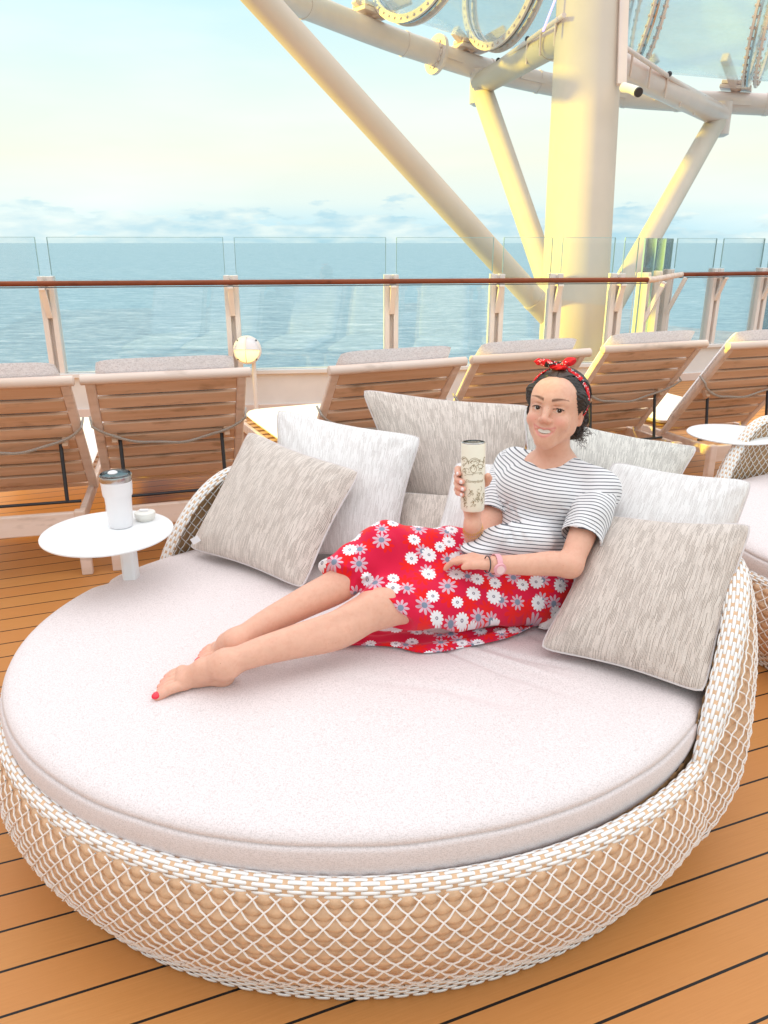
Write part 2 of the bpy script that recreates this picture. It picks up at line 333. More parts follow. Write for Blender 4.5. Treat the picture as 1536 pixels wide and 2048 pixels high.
# ------------------------------------------------------------------ builders
def link(name, me, mat=None, parent=None):
    o = bpy.data.objects.new(name, me); COL.objects.link(o)
    if mat: me.materials.append(mat)
    if parent is not None: o.parent = parent
    return o
def tag(o, label=None, cat=None, group=None, kind=None):
    for k, v in (('label', label), ('category', cat), ('group', group), ('kind', kind)):
        if v: o[k] = v
    return o
def thing(name, label, cat, loc=(0,0,0), rz=0, group=None):
    o = bpy.data.objects.new(name, None); COL.objects.link(o); o.location = loc; o.rotation_euler = (0, 0, rz); o.empty_display_size = .1
    return tag(o, label, cat, group)
class MB:
    def __init__(s): s.v = []; s.f = []; s.uv = None
    def add(s, V, Fc):
        n = len(s.v); s.v += [tuple(map(float, p)) for p in V]; s.f += [tuple(i+n for i in q) for q in Fc]; return s
    def box(s, c, size, rot=None):
        c = Vector(c); hx, hy, hz = [x/2 for x in size]
        P = [Vector((a*hx, b*hy, d*hz)) for a in (-1,1) for b in (-1,1) for d in (-1,1)]
        if rot is not None: P = [rot @ p for p in P]
        return s.add([c+p for p in P], [(0,1,3,2),(4,6,7,5),(0,4,5,1),(2,3,7,6),(0,2,6,4),(1,5,7,3)])
    def beam(s, a, b, w, h, up=(0,0,1)):
        a, b = Vector(a), Vector(b); x = (b-a); l = x.length; x.normalize(); y = Vector(up).cross(x).normalized(); z = x.cross(y)
        return s.box((a+b)/2, (l, w, h), Matrix((x, y, z)).transposed())
    def tube(s, pts, r, n=12, caps=True, closed=False):
        pts = [Vector(p) for p in pts]; m = len(pts)
        rr = r if hasattr(r, '__len__') else [r]*m
        V = []; up = None
        for i, p in enumerate(pts):
            t = (pts[(i+1) % m]-pts[i-1]) if closed else (pts[min(i+1, m-1)]-pts[max(i-1, 0)])
            if t.length < 1e-9: t = Vector((0,0,1))
            t.normalize()
            if up is None: up = Vector((0,0,1)) if abs(t.z) < .9 else Vector((1,0,0))
            a = (up-t*up.dot(t)).normalized(); up = a; b = t.cross(a)
            V += [p+(a*math.cos(k*2*math.pi/n)+b*math.sin(k*2*math.pi/n))*rr[i] for k in range(n)]
        Fc = []
        for i in range(m if closed else m-1):
            j = (i+1) % m
            Fc += [(i*n+k, i*n+(k+1) % n, j*n+(k+1) % n, j*n+k) for k in range(n)]
        if caps and not closed: Fc += [tuple(range(n))[::-1], tuple((m-1)*n+k for k in range(n))]
        return s.add(V, Fc)
    def lathe(s, prof, c=(0,0,0), n=32, rot=None, cap=True):
        c = Vector(c); V = []; m = len(prof)
        for r, z in prof:
            for k in range(n):
                p = Vector((r*math.cos(k*2*math.pi/n), r*math.sin(k*2*math.pi/n), z))
                V.append(c+(rot @ p if rot is not None else p))
        Fc = [(i*n+k, i*n+(k+1) % n, (i+1)*n+(k+1) % n, (i+1)*n+k) for i in range(m-1) for k in range(n)]
        if cap: Fc += [tuple(range(n))[::-1], tuple((m-1)*n+k for k in range(n))]
        return s.add(V, Fc)
    def ball(s, c, r, n=12, rot=None):
        c = Vector(c); rx = r if hasattr(r, '__len__') else (r, r, r); V = []; Fc = []
        for i in range(n+1):
            th = math.pi*i/n
            for k in range(2*n):
                ph = math.pi*k/n
                p = Vector((rx[0]*math.sin(th)*math.cos(ph), rx[1]*math.sin(th)*math.sin(ph), rx[2]*math.cos(th)))
                V.append(c+(rot @ p if rot is not None else p))
        for i in range(n):
            for k in range(2*n): Fc.append((i*2*n+k, (i+1)*2*n+k, (i+1)*2*n+(k+1) % (2*n), i*2*n+(k+1) % (2*n)))
        return s.add(V, Fc)
    def grid(s, P):          # P[i][j]
        ni, nj = len(P), len(P[0])
        return s.add([p for row in P for p in row], [(i*nj+j, i*nj+j+1, (i+1)*nj+j+1, (i+1)*nj+j) for i in range(ni-1) for j in range(nj-1)])
    def build(s, name, mat, parent=None, smooth=True, bevel=0, solid=0, angle=None):
        me = bpy.data.meshes.new(name); me.from_pydata(s.v, [], s.f); me.update()
        me.polygons.foreach_set('use_smooth', [smooth]*len(me.polygons))
        if smooth:
            bm = bmesh.new(); bm.from_mesh(me)
            for e in bm.edges:
                if len(e.link_faces) == 2 and e.calc_face_angle(0) > R(angle or 50): e.smooth = False
            bm.to_mesh(me); bm.free()
        o = link(name, me, mat, parent)
        if bevel:
            m = o.modifiers.new('bevel', 'BEVEL'); m.width = bevel; m.segments = 2
        if solid:
            m = o.modifiers.new('solid', 'SOLIDIFY'); m.thickness = solid; m.offset = 0
        return o
def np_mesh(name, V, Fq, mat, parent=None, smooth=True, attrs=None, uv=None):
    me = bpy.data.meshes.new(name)
    V = np.asarray(V, dtype=np.float32); Fq = np.asarray(Fq, dtype=np.int32)
    me.vertices.add(len(V)); me.vertices.foreach_set('co', V.ravel())
    me.loops.add(Fq.size); me.loops.foreach_set('vertex_index', Fq.ravel())
    me.polygons.add(len(Fq)); k = Fq.shape[1]
    me.polygons.foreach_set('loop_start', np.arange(0, Fq.size, k, dtype=np.int32))
    me.polygons.foreach_set('use_smooth', np.full(len(Fq), smooth))
    me.update(calc_edges=True)
    if attrs:
        for n, a in attrs.items():
            a = np.asarray(a, dtype=np.float32)
            if a.ndim == 2:
                at = me.attributes.new(n, 'FLOAT_COLOR', 'POINT'); at.data.foreach_set('color', np.c_[a, np.ones(len(a))].astype(np.float32).ravel())
            else:
                at = me.attributes.new(n, 'FLOAT', 'POINT'); at.data.foreach_set('value', a)
    if uv is not None:
        ul = me.uv_layers.new(name='UVMap'); ul.data.foreach_set('uv', np.asarray(uv, dtype=np.float32)[Fq.ravel()].ravel())
    me.validate()
    return link(name, me, mat, parent)
def grid_faces(ni, nj, wrap_i=False):
    I = np.arange(ni if wrap_i else ni-1); J = np.arange(nj-1)
    a = (I[:, None]*nj+J).ravel(); b = (((I+1) % ni)[:, None]*nj+J).ravel()
    return np.c_[a, b, b+1, a+1]
def spline(pts, n):
    P = [Vector(p) for p in pts]; out = []
    P = [P[0]*2-P[1]]+P+[P[-1]*2-P[-2]]
    m = len(P)-3
    for k in range(n):
        u = k/(n-1)*m; i = min(int(u), m-1); t = u-i
        a, b, c, d = P[i:i+4]
        out.append(.5*((2*b)+(c-a)*t+(2*a-5*b+4*c-d)*t*t+(3*b-a-3*c+d)*t**3))
    return out
def copy_tree(o, parent=None):
    c = o.copy(); COL.objects.link(c)
    if parent is not None: c.parent = parent
    for ch in list(o.children): copy_tree(ch, c)
    return c

# ================================================================== SETTING
def sheet(name, x0, x1, y0, y1, z, mat):
    mb = MB(); mb.add([(x0,y0,z),(x1,y0,z),(x1,y1,z),(x0,y1,z)], [(0,1,2,3)])
    return tag(mb.build(name, mat, smooth=False), kind='structure')
sheet('sea', -60000, 60000, -60000, 60000, -42, M['sea'])
# railing line: main run, the return at the corner, the outer run
RA, RB, RC, RD = Vector((-7.0, 6.535, 0)), Vector((2.49, 7.81, 0)), Vector((3.22, 9.06, 0)), Vector((8.2, 10.7, 0))
mb = MB(); off = Vector((-.1, .12, 0))
mb.add([(-9,-6,0),(9,-6,0),(9,10.9,0),(RD+off),(RC+off),(RB+off),(RA+off),(-9,6.3,0)], [tuple(range(8))])
tag(mb.build('deck', M['deck'], smooth=False), kind='structure')

def curb(a, b, name, label):
    t = thing(name, label, 'low wall', a)
    a, b = Vector(a), Vector(b); d = b-a; 
    m = MB().beam(a-a+Vector((0,0,.19)), d+Vector((0,0,.19)), .06, .38); m.build('wall_plate', M['white'], t, smooth=False, bevel=.004)
    m = MB().beam(Vector((0,0,.40)), d+Vector((0,0,.40)), .15, .04); m.build('capping', M['white'], t, smooth=False, bevel=.006)
    m = MB().beam(Vector((0,-.04,.045)), d+Vector((0,-.04,.045)), .03, .09); m.build('skirting', M['cream'], t, smooth=False, bevel=.004)
curb(RA, RB, 'bulwark', 'long low white steel wall under the glass railing behind the loungers')
curb(RB, RC, 'bulwark', 'short return of low white wall at the railing corner beside the column')
curb(RC, RD, 'bulwark', 'low white wall under the outer glass railing at right')

def on_line(px, py, a, b):
    p = T(px, py, 1); k = p.x/p.y
    d = b-a; u = (k*a.y-a.x)/(d.x-k*d.y)
    return a+d*u, u
ZR, ZG = 1.215, 1.592
def railing(a, b, posts, label, rail_r=.022, braces=True, ends=(0, 0)):
    t = thing('glass_railing', label, 'railing', a)
    d = (b-a); L_ = d.length; e = d.normalized(); n = Vector((e.y, -e.x, 0))      # n points inboard
    rot = Matrix((e, Vector((-e.y, e.x, 0)), Vector((0,0,1)))).transposed()
    us = []
    for p in posts:
        q = (on_line(p, 560, a, b)[0]-a) if p > 10 or p < -10 else d*p
        us.append(q.dot(e))
        m = MB()
        for s in (-1, 1): m.box(q+e*s*.042+Vector((0,0,.84)), (.045, .11, .86), rot)
        m.box(q-n*.03+Vector((0,0,.84)), (.05, .03, .855), rot)
        po = m.build('post', M['steel_white'], t, smooth=False, bevel=.004)
        if braces:
            m = MB().beam(q+n*.05+Vector((0,0,.92)), q+n*.17+Vector((0,0,ZR-.03)), .03, .05, up=e)
            m.beam(q+n*.03+Vector((0,0,ZR-.045)), q+n*.19+Vector((0,0,ZR-.045)), .05, .02); m.build('bracket', M['steel_white'], t, smooth=False, bevel=.003)
    seq = sorted(us)
    edges = [ends[0]]+seq+[L_-ends[1]]
    for i in range(len(edges)-1):
        u0, u1 = edges[i]+.05, edges[i+1]-.05
        if u1-u0 < .1: continue
        g = MB().box(e*(u0+u1)/2+Vector((0,0,(.42+ZG)/2)), (u1-u0, .014, ZG-.42), rot); gl = g.build('glass_panel', M['glass'], t, smooth=False)
        m = MB().box(e*(u0+u1)/2+Vector((0,0,ZG+.002)), (u1-u0, .012, .004), rot)
        for u in (u0, u1): m.box(e*u+Vector((0,0,(1.28+ZG)/2)), (.005, .013, ZG-1.28), rot)
        m.build('polished_edge', M['glass_edge'], gl, smooth=False)
    off = n*.17
    m = MB().tube([off+Vector((0,0,ZR)), off+d+Vector((0,0,ZR))], rail_r, 16); m.build('handrail', M['rail'], t)
    m = MB().beam(off+Vector((0,0,ZR-.032)), off+d+Vector((0,0,ZR-.032)), .03, .008); m.build('rail_strip', M['grey'], t, smooth=False)
    return t
railing(RA, RB, [-700, -300, 93, 462, 782, 994, 1110, 1233], 'long glass railing with white posts and a varnished red wood handrail')
railing(RC, RD, [.12, 1524, .62, .9], 'outer glass railing at right beyond the column with a dark red handrail')
rt = thing('glass_railing', 'short angled glass return joining the two railings at the corner', 'railing', RB)
d = RC-RB; e = d.normalized(); rot = Matrix((e, Vector((-e.y, e.x, 0)), Vector((0,0,1)))).transposed()
for u in (.12, .5, .93):
    m = MB()
    for s in (-1, 1): m.box(d*u+e*s*.04+Vector((0,0,.84)), (.045, .11, .86), rot)
    m.box(d*u+Vector((0,0,.84)), (.05, .03, .855), rot); m.build('post', M['steel_white'], rt, smooth=False, bevel=.004)
for u0, u1 in ((.03, .34), (.38, .66), (.70, .97)):
    g = MB().box(d*(u0+u1)/2+Vector((0,0,(.42+ZG)/2)), (d.length*(u1-u0), .014, ZG-.42), rot).build('glass_panel', M['glass'], rt, smooth=False)
    m = MB()
    for u in (u0, u1): m.box(d*u+Vector((0,0,1.0)), (.004, .0155, 1.18), rot)
    m.build('polished_edge', M['glass_edge'], g, smooth=False)
n0 = Vector((d.y, -d.x, 0)).normalized()
m = MB().tube([Vector((.02,-.17,ZR)), Vector((.13,-.06,ZR)), n0*.14+d*.35+Vector((0,0,ZR)), n0*.14+d*.96+Vector((0,0,ZR))], .028, 14); m.build('handrail', M['palewood'], rt)
m = MB().beam(d*.12+n0*.04+Vector((0,0,.8)), d*.12+n0*.2+Vector((0,0,ZR-.03)), .04, .06, up=e); m.build('bracket', M['steel_white'], rt, smooth=False)
m = MB().beam(d*.9+n0*.04+Vector((0,0,.8)), d*.9+n0*.2+Vector((0,0,ZR-.03)), .04, .06, up=e); m.build('bracket', M['steel_white'], rt, smooth=False)

# ------------------------------------------------------------------ slide support column and struts
PT, PB = T(1181, 0, 8.5), T(1155, 485, 8.5)
dirp = (PB-PT)/(PT.z-PB.z)
colA, colB = PT-dirp*3.0, PB+dirp*5.5
ct = thing('support_column', 'thick white steel column carrying the water slide beyond the railing', 'column', (colB.x, colB.y, 0))
base = Vector((colB.x, colB.y, 0))
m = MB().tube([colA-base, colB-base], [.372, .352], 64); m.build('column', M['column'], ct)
nodeL, nodeR = T(962, 168, 10.9), T(1440, 232, 11.3)
nL2, nR2 = T(966, 186, 10.85), T(1432, 243, 11.25)
def strut(a, b, r0, r1, name='strut', mat='cream', cuffs=()):
    m = MB().tube([a-base, b-base], [r0, r1], 32)
    for u in cuffs:
        c = a+(b-a)*u; w = (b-a).normalized()*.02; r = r0+(r1-r0)*u
        m.tube([c-w-base, c+w-base], r+.006, 32)
    return m.build(name, M[mat], ct)
foot = T(1150, 660, 8.45)
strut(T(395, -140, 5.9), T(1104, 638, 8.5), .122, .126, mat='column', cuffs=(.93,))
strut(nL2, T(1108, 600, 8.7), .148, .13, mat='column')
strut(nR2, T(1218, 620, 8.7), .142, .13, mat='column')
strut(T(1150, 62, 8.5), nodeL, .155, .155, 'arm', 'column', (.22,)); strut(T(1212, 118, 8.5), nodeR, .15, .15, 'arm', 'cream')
for nd in (nodeL, nodeR):
    m = MB().tube([nd-base+Vector((0,0,-.28)), nd-base+Vector((0,0,-.25)), nd-base+Vector((0,0,.18))], [.10, .155, .155], 24); m.build('joint', M['cream'], ct)
# handrails along the arms
for a, b in ((T(1128, 30, 8.2), T(975, 140, 10.6)), (T(1246, 92, 8.2), T(1430, 215, 11.0))):
    m = MB().tube([a-base, b-base], .026, 10)
    for k in range(6):
        q = a+(b-a)*(k+.5)/6-base; m.tube([q, q+Vector((.02,.1,-.22))], .014, 8)
    m.build('pipe_rail', M['cream'], ct)
    m = MB()
    for u in (.42, .83): m.ball(a+(b-a)*u-base+Vector((0,-.03,.02)), .032, 8)
    m.build('clamp', M['black'], ct)
m = MB().beam(T(1249, -40, 8.2)-base, T(1243, 170, 8.2)-base, .10, .05, up=(0,1,0)); m.build('cable_tray', M['cream'], ct, smooth=False, bevel=.008)
m = MB().tube([T(1247, 175, 8.1)-base, T(1262, 178, 8.0)-base, T(1276, 184, 7.9)-base], [.05,.045,.05], 16); m.build('floodlight', M['white'], ct)
m = MB().tube([T(1276, 184, 7.9)-base, T(1278, 185, 7.885)-base], [.046,.046], 16); m.build('floodlight_lens', M['black'], ct)
m = MB().tube([T(1113, -8, 8.3)-base, T(1086, 62, 8.3)-base], .012, 8); m.build('light_strip', M['violet'], ct)

# ------------------------------------------------------------------ water slide
pipe_px = [(470,-70,7.6),(560,-12,8.5),(640,22,9.2),(760,70,10.0),(840,98,10.4),(955,135,10.9),(1050,158,11.2),(1130,174,11.4),(1240,192,11.5),(1340,200,11.5),(1440,205,11.5),(1560,210,11.4),(1700,212,11.2)]
st = thing('water_slide', 'clear tube water slide on a curved cream support pipe high at top right', 'water slide', T(1150,190,11.4))
sb = T(1150,190,11.4)
pp = spline([T(*p)-sb for p in pipe_px], 90)
m = MB().tube(pp, .148, 28)
for k in (12, 27, 39, 47, 60, 68, 80): m.tube([pp[k]-(pp[k+1]-pp[k])*.25, pp[k]+(pp[k+1]-pp[k])*.25], .156, 28)
m.build('support_pipe', M['cream'], st)
def flange(c, ax, r0, r1, w, nb, name, mat, parent, bolts=True):
    ax = ax.normalized(); rot = ax.to_track_quat('Z', 'Y').to_matrix()
    m = MB().lathe([(r0,-w/2),(r1,-w/2),(r1,w/2),(r0,w/2),(r0,-w/2)], c, 64, rot, cap=False)
    if bolts:
        for k in range(nb):
            a = 2*math.pi*k/nb; q = c+rot @ Vector(((r0+r1)/2*math.cos(a), (r0+r1)/2*math.sin(a), 0))
            m.tube([q-ax*(w/2+.02), q+ax*(w/2+.02)], (r1-r0)*.18, 8)
    return m.build(name, M[mat], parent)
k = 32; flange(pp[k]-(pp[k+1]-pp[k])*.1, pp[k+1]-pp[k], .05, .25, .05, 12, 'pipe_flange', 'cream', st)
tube_px = [(330,-420,6.2),(480,-330,7.0),(640,-225,8.0),(800,-140,8.9),(900,-95,9.4),(1020,-52,9.9),(1160,-18,10.3),(1300,6,10.4),(1420,16,10.3),(1530,22,10.1),(1700,22,9.7)]
tp = spline([T(*p)-sb for p in tube_px], 120)
RT = .80
def near(px):
    return min(range(2, 118), key=lambda i: abs(768+F_PX*(tp[i]+sb).x/((tp[i]+sb).y*_c-((tp[i]+sb).z-CAM_H)*_s)-px))
cuts = [2, near(835), near(1018), near(1298), near(1536), 117]
for i in range(len(cuts)-1):
    seg = tp[cuts[i]:cuts[i+1]+1]
    MB().tube(seg, RT, 48, caps=False).build('tube_section', M['tube'], st)
for k in cuts[1:-1]:
    ax = tp[k+1]-tp[k-1]
    flange(tp[k]+ax.normalized()*.05, ax, RT-.01, RT+.085, .03, 44, 'flange', 'cream', st)
    flange(tp[k]-ax.normalized()*.05, ax, RT-.01, RT+.08, .025, 40, 'gasket', 'steel', st, False)
    flange(tp[k]-ax.normalized()*.10, ax, RT-.01, RT+.085, .03, 44, 'flange', 'cream', st)
    # cradle from the flange down to the pipe
    j = min(range(90), key=lambda q: (pp[q]-tp[k]).xy.length); q = pp[j]
    down = tp[k]+(q-tp[k]).normalized()*(RT+.05)
    m = MB()
    ex = ax.normalized()
    m.beam(down+Vector((-.35,0,.12)), q+Vector((0,0,.19)), .10, .12).beam(down+Vector((.35,0,.12)), q+Vector((0,0,.19)), .10, .12)
    m.build('cradle', M['cream'], st, smooth=False, bevel=.01)
    m = MB().beam(q-ex*.22+Vector((0,0,.2)), q+ex*.22+Vector((0,0,.2)), .3, .05).beam(q-ex*.2+Vector((0,0,.26)), q+ex*.2+Vector((0,0,.26)), .26, .05)
    m.build('saddle', M['cream'], st, smooth=False, bevel=.008)
for px in (33, 45, 58, 66, 76):
    q = pp[px]; ex = (pp[px+1]-pp[px]).normalized(); nn = Vector((ex.y, -ex.x, 0))
    m = MB().beam(q+nn*.155-ex*.2+Vector((0,0,-.02)), q+nn*.155+ex*.2+Vector((0,0,-.02)), .02, .05)
    for k in range(4): m.beam(q+nn*.16+ex*(-.17+.11*k)+Vector((0,0,-.01)), q+nn*.16+ex*(-.17+.11*k)+Vector((0,0,-.07)), .015, .012)
    m.build('cleat', M['cream'], st, smooth=False)
for a in (44, 82):
    q = pp[a]; ex = (pp[a+3]-pp[a]).normalized(); u = Vector((0,0,1))
    m = MB().tube([q+u*.1, q+u*.3, q+ex*.1+u*.33, q+ex*.75+u*.33, q+ex*.85+u*.15], .018, 8).beam(q+ex*.2+u*.33, q+ex*.7+u*.33, .05, .05); m.build('conduit', M['cream'], st)

# ================================================================== ROUND DAYBED
BC, BA, BB_, BROT = (-.05, 2.06), 1.0, .87, R(6)
NC = 264
_ph = np.linspace(0, 2*np.pi, 20001); _ds = np.hypot(BA*np.sin(_ph), BB_*np.cos(_ph)); _cum = np.r_[0, np.cumsum((_ds[1:]+_ds[:-1])/2*np.diff(_ph))]; _cum /= _cum[-1]
def phi_u(u): return np.interp((np.asarray(u, float)/NC) % 1.0, _cum, _ph)
def u_phi(deg): return float(np.interp(R(deg) % (2*math.pi), _ph, _cum))*NC
H0, H1 = .372, .74
AR, AL = -43.0, 136.0             # feet of the two arms (degrees in ellipse parameter)
def Hphi(ph):
    d = np.degrees(ph); d = (d+180) % 360-180
    def st(t): t = np.clip(t, 0, 1); return np.where(t < .5, 1-(1-t)**2.0*1.0, 1-(1-t)**2.0)
    a = np.clip((d-AR)/26.0, 0, 1); b = np.clip((AL-d)/22.0, 0, 1)
    f = np.where(d > 50, 1-(1-b)**1.9, 1-(1-a)**1.6)
    f = np.where((d < AR) | (d > AL), 0, f)
    return H0+(H1-H0)*f
def s_out(z, H):
    v = np.clip((z-.03)/(H-.03), 0, 1)
    lo = np.interp(z, [0, .02, .055, .08, .13, .20, .29, .37], [.955, .962, .979, .996, 1.026, 1.050, 1.053, 1.03])
    hi = np.interp(v, [0, .07, .16, .25, .4, .55, .75, .9, 1], [.965, .982, 1.025, 1.06, 1.085, 1.09, 1.08, 1.06, 1.035])
    w = np.clip((H-H0)/(H1-H0)*2, 0, 1)
    return lo*(1-w)+hi*w
def bulge(u, r):
    best = np.full(np.broadcast(u, r).shape, -1.0)
    iu, ir = np.floor(u), np.floor(r)
    for di in (-1, 0, 1, 2):
        for dr in (-1, 0, 1, 2):
            ci, cr = iu+di, ir+dr
            ok = ((ci+cr) % 2) == 0
            q = 1-((u-ci)/.86)**2-((r-cr)/.52)**2
            best = np.maximum(best, np.where(ok, np.clip(q, 0, 1)**.42*(.90+.10*np.abs(np.cos(3*np.pi*(r-cr)))), -1))
    iu2 = np.round(u); stave = .42*np.sqrt(np.clip(1-((u-iu2)/.36)**2, 0, 1))
    return np.maximum(best, stave)
ROW = .0245
def bed_surface(name, u0, u1, nu, nv, zlo, inset, amp, mat, parent, inner=False):
    U = np.linspace(u0, u1, nu); Vv = np.linspace(0, 1, nv)
    ph = phi_u(U); H = Hphi(ph)-.012
    zz = zlo+(H[:, None]-zlo)*Vv[None, :]
    s = s_out(zz, H[:, None])
    uu = np.broadcast_to(U[:, None], zz.shape); b = bulge(uu, zz/ROW)
    X = BA*s*np.cos(ph)[:, None]; Y = BB_*s*np.sin(ph)[:, None]
    nx, ny = np.cos(ph)/BA, np.sin(ph)/BB_; nn = np.hypot(nx, ny); nx, ny = nx/nn, ny/nn
    o = -inset+(-amp*b if inner else amp*b)
    X = X+nx[:, None]*o; Y = Y+ny[:, None]*o
    V = np.stack([X, Y, zz], -1).reshape(-1, 3)
    Fq = grid_faces(nu, nv)
    if inner: Fq = Fq[:, ::-1]
    return np_mesh(name, V, Fq, M[mat], parent)
def bed_point(u, z, o, H=None):
    ph = float(phi_u(u)); H = float(Hphi(np.array(ph))) if H is None else H
    s = float(s_out(np.array(z), np.array(H)))
    nx, ny = math.cos(ph)/BA, math.sin(ph)/BB_; n = math.hypot(nx, ny)
    return Vector((BA*s*math.cos(ph)+nx/n*o, BB_*s*math.sin(ph)+ny/n*o, z))
_pt = np.linspace(0, 2*np.pi, 8001); _rp = np.stack([BA*np.cos(_pt), BB_*np.sin(_pt), Hphi(_pt)], -1)
_rc = np.r_[0, np.cumsum(np.linalg.norm(np.diff(_rp, axis=0), axis=1))]; NR = int(round(_rc[-1]/.0232/2))*2; _rc /= _rc[-1]
def rim_frame(U):
    ph = np.interp((np.asarray(U, float)/NR) % 1.0, _rc, _pt); H = Hphi(ph); s = 1.035-.020
    P = np.stack([BA*s*np.cos(ph), BB_*s*np.sin(ph), H], -1)
    nx, ny = np.cos(ph)/BA, np.sin(ph)/BB_; nn = np.hypot(nx, ny)
    O = np.stack([nx/nn, ny/nn, 0*nx], -1)
    return P, O, H
def rim_surface_points(U, q, lift):
    """q: arc position across the rim, 0 = top, positive outward; returns points"""
    P, O, H = rim_frame(U)
    e = .12
    Pa, _, _ = rim_frame(U-e); Pb, _, _ = rim_frame(U+e); Tn = Pb-Pa; Tn /= np.linalg.norm(Tn, axis=1)[:, None]
    Up = np.cross(Tn, np.cross(np.array([0,0,1.]), Tn)); Up /= np.linalg.norm(Up, axis=1)[:, None]
    w = np.clip((H-H0)/(H1-H0)*3, 0, 1); r = .0175+.012*w
    qa = q*1.0
    half = r*np.pi/2; a = np.clip(qa/r, -np.pi/2, np.pi/2); ext = np.sign(qa)*np.maximum(np.abs(qa)-half, 0)
    R_ = (r+lift)
    return P-Up*(r*.6)[:, None]+O*(np.sin(a)*R_)[:, None]+Up*(np.cos(a)*R_)[:, None]-Up*np.abs(ext)[:, None]*1.0
def rim_and_bands(parent):
    U = np.linspace(0, NR, NR*4, endpoint=False)
    qs = np.linspace(-.038, .044, 15)
    rib = -.0006+.0016*np.abs(np.cos(np.pi*U))
    rows = np.stack([rim_surface_points(U, np.full_like(U, q), rib) for q in qs], 1)
    np_mesh('rim', rows.reshape(-1, 3), grid_faces(len(U), len(qs), True), M['wicker'], parent)
    # white tapes, over one rib and under the next
    Vs, Fs = [], []
    def tape(fn, i, half_w, ulen=.80):
        nonlocal Vs, Fs
        tu = np.linspace(-ulen, ulen, 7); prof = .0024*(1-(tu/ulen)**4)-.0006
        n = sum(len(v) for v in Vs)
        for sgn, lf in ((-1, -.001), (-1, 0.0006), (0, .0012), (1, .0006), (1, -.001)):
            Vs.append(fn(i+tu, sgn*half_w, prof+lf))
        g = grid_faces(5, 7)+n
        Fs.append(g)
    pitch = .0088
    tall = rim_frame(np.arange(NR))[2] > H0+.06
    for j in range(-4, 6):
        for i in range(NR):
            if (i+j) % 2 == 0 and (tall[i] or -2 <= j <= 4):
                tape(lambda uu, dq, lf, j=j: rim_surface_points(uu, np.full(7, j*pitch+dq), lf), i, .0038)
    def low(uu, dz, lf, z0):
        ph = phi_u(uu); z = z0+dz; s = np.interp(z, [0, .02, .055, .08], [.955, .962, .979, .996])
        nx, ny = np.cos(ph)/BA, np.sin(ph)/BB_; nn = np.hypot(nx, ny)
        return np.stack([BA*s*np.cos(ph)+nx/nn*(lf+.004), BB_*s*np.sin(ph)+ny/nn*(lf+.004), np.full_like(uu, z)], -1)
    for j in range(6):
        for i in range(NC):
            if (i+j) % 2 == 0: tape(lambda uu, dz, lf, j=j: low(uu, dz, lf+.0, .0085+.0125*j), i, .0055)
    np_mesh('white_binding', np.concatenate(Vs), np.concatenate(Fs), M['tape'], parent)
def lattice(name, parent, inner=False, zmin=.074):
    m = MB()
    for fam in (1, -1):
        for k in range(1 if not inner else 1, NC, 2):
            run = []
            for r2 in range(int(zmin/ROW)*2, int(H1/ROW)*2+3):
                r = r2/2; u = (k+r) if fam > 0 else (k-r)
                z = r*ROW; H = float(Hphi(phi_u(u)))
                ok = z < H-.010
                if inner: ok = ok and H > H0+.01 and z > .40
                if ok:
                    o = (.0062 if r2 % 2 == 0 else .0098)+(.0008*fam)
                    run.append(bed_point(u, z, o if not inner else -.046-o, H))
                if (not ok or r2 == int(H1/ROW)*2+2) and run:
                    if len(run) > 2: m.tube(run, .0019, 5, caps=False)
                    run = []
    return m.build(name, M['cord'], parent)
def mattress(parent):
    nu = 420
    ph = np.linspace(0, 2*np.pi, nu, endpoint=False)
    prof = [(.90,.335),(.965,.337),(.985,.345),(.992,.36),(1.0,.39),(1.002,.41),(.999,.428),(.9965,.436),(.990,.4385),(.9925,.442),(.988,.452),(.972,.462),(.945,.4675),(.90,.4715)]+[(x, .4715+.011*(1-(x/.9)**2)) for x in np.linspace(.88, .02, 64)]+[(.0005,.4825)]
    Vv = []
    for s, z in prof:
        notch = 1-.028*np.exp(-((np.degrees(ph)-150.5)/2.2)**2)*np.clip((s-.6)/.4, 0, 1)**3
        x, y = BA*s*notch*np.cos(ph), BB_*s*notch*np.sin(ph)
        zz = np.full_like(ph, z)
        if s < .99:
            k = np.clip((.985-s)/.1, 0, 1)
            zz = zz+k*(.0030*np.sin(7*x+2*y)*np.sin(6*y-3*x+1)+.0016*np.sin(19*x-11*y))
            for (cx, cy, ang, ln, wd, am) in ((.34,-.30,-.75,.17,.012,-.013),(.42,-.24,-.6,.13,.010,-.011),(.385,-.27,-.68,.16,.012,.009),(.25,-.42,-.5,.12,.016,-.007),(-.52,-.22,.3,.13,.05,-.006),(.45,.05,0,.2,.2,-.012),(-.1,-.2,.1,.35,.05,-.005),(.1,-.36,-.3,.16,.014,-.004),(-.2,.3,.5,.2,.02,-.003),(.55,-.2,-.9,.12,.012,-.006)):
                dx, dy = x-cx, y-cy; a = dx*math.cos(ang)+dy*math.sin(ang); b = -dx*math.sin(ang)+dy*math.cos(ang)
                zz = zz+am*np.exp(-(a/ln)**2-(b/wd)**2)
        else:
            zz = zz+.0015*np.sin(23*ph)*np.sin(5*ph)
        Vv.append(np.stack([x, y, zz], -1))
    V = np.stack(Vv, 1).reshape(-1, 3); npf = len(prof); V = V+np.array([-.016,.002,0])
    return np_mesh('mattress', V, grid_faces(nu, npf, True), M['mattress'], parent)
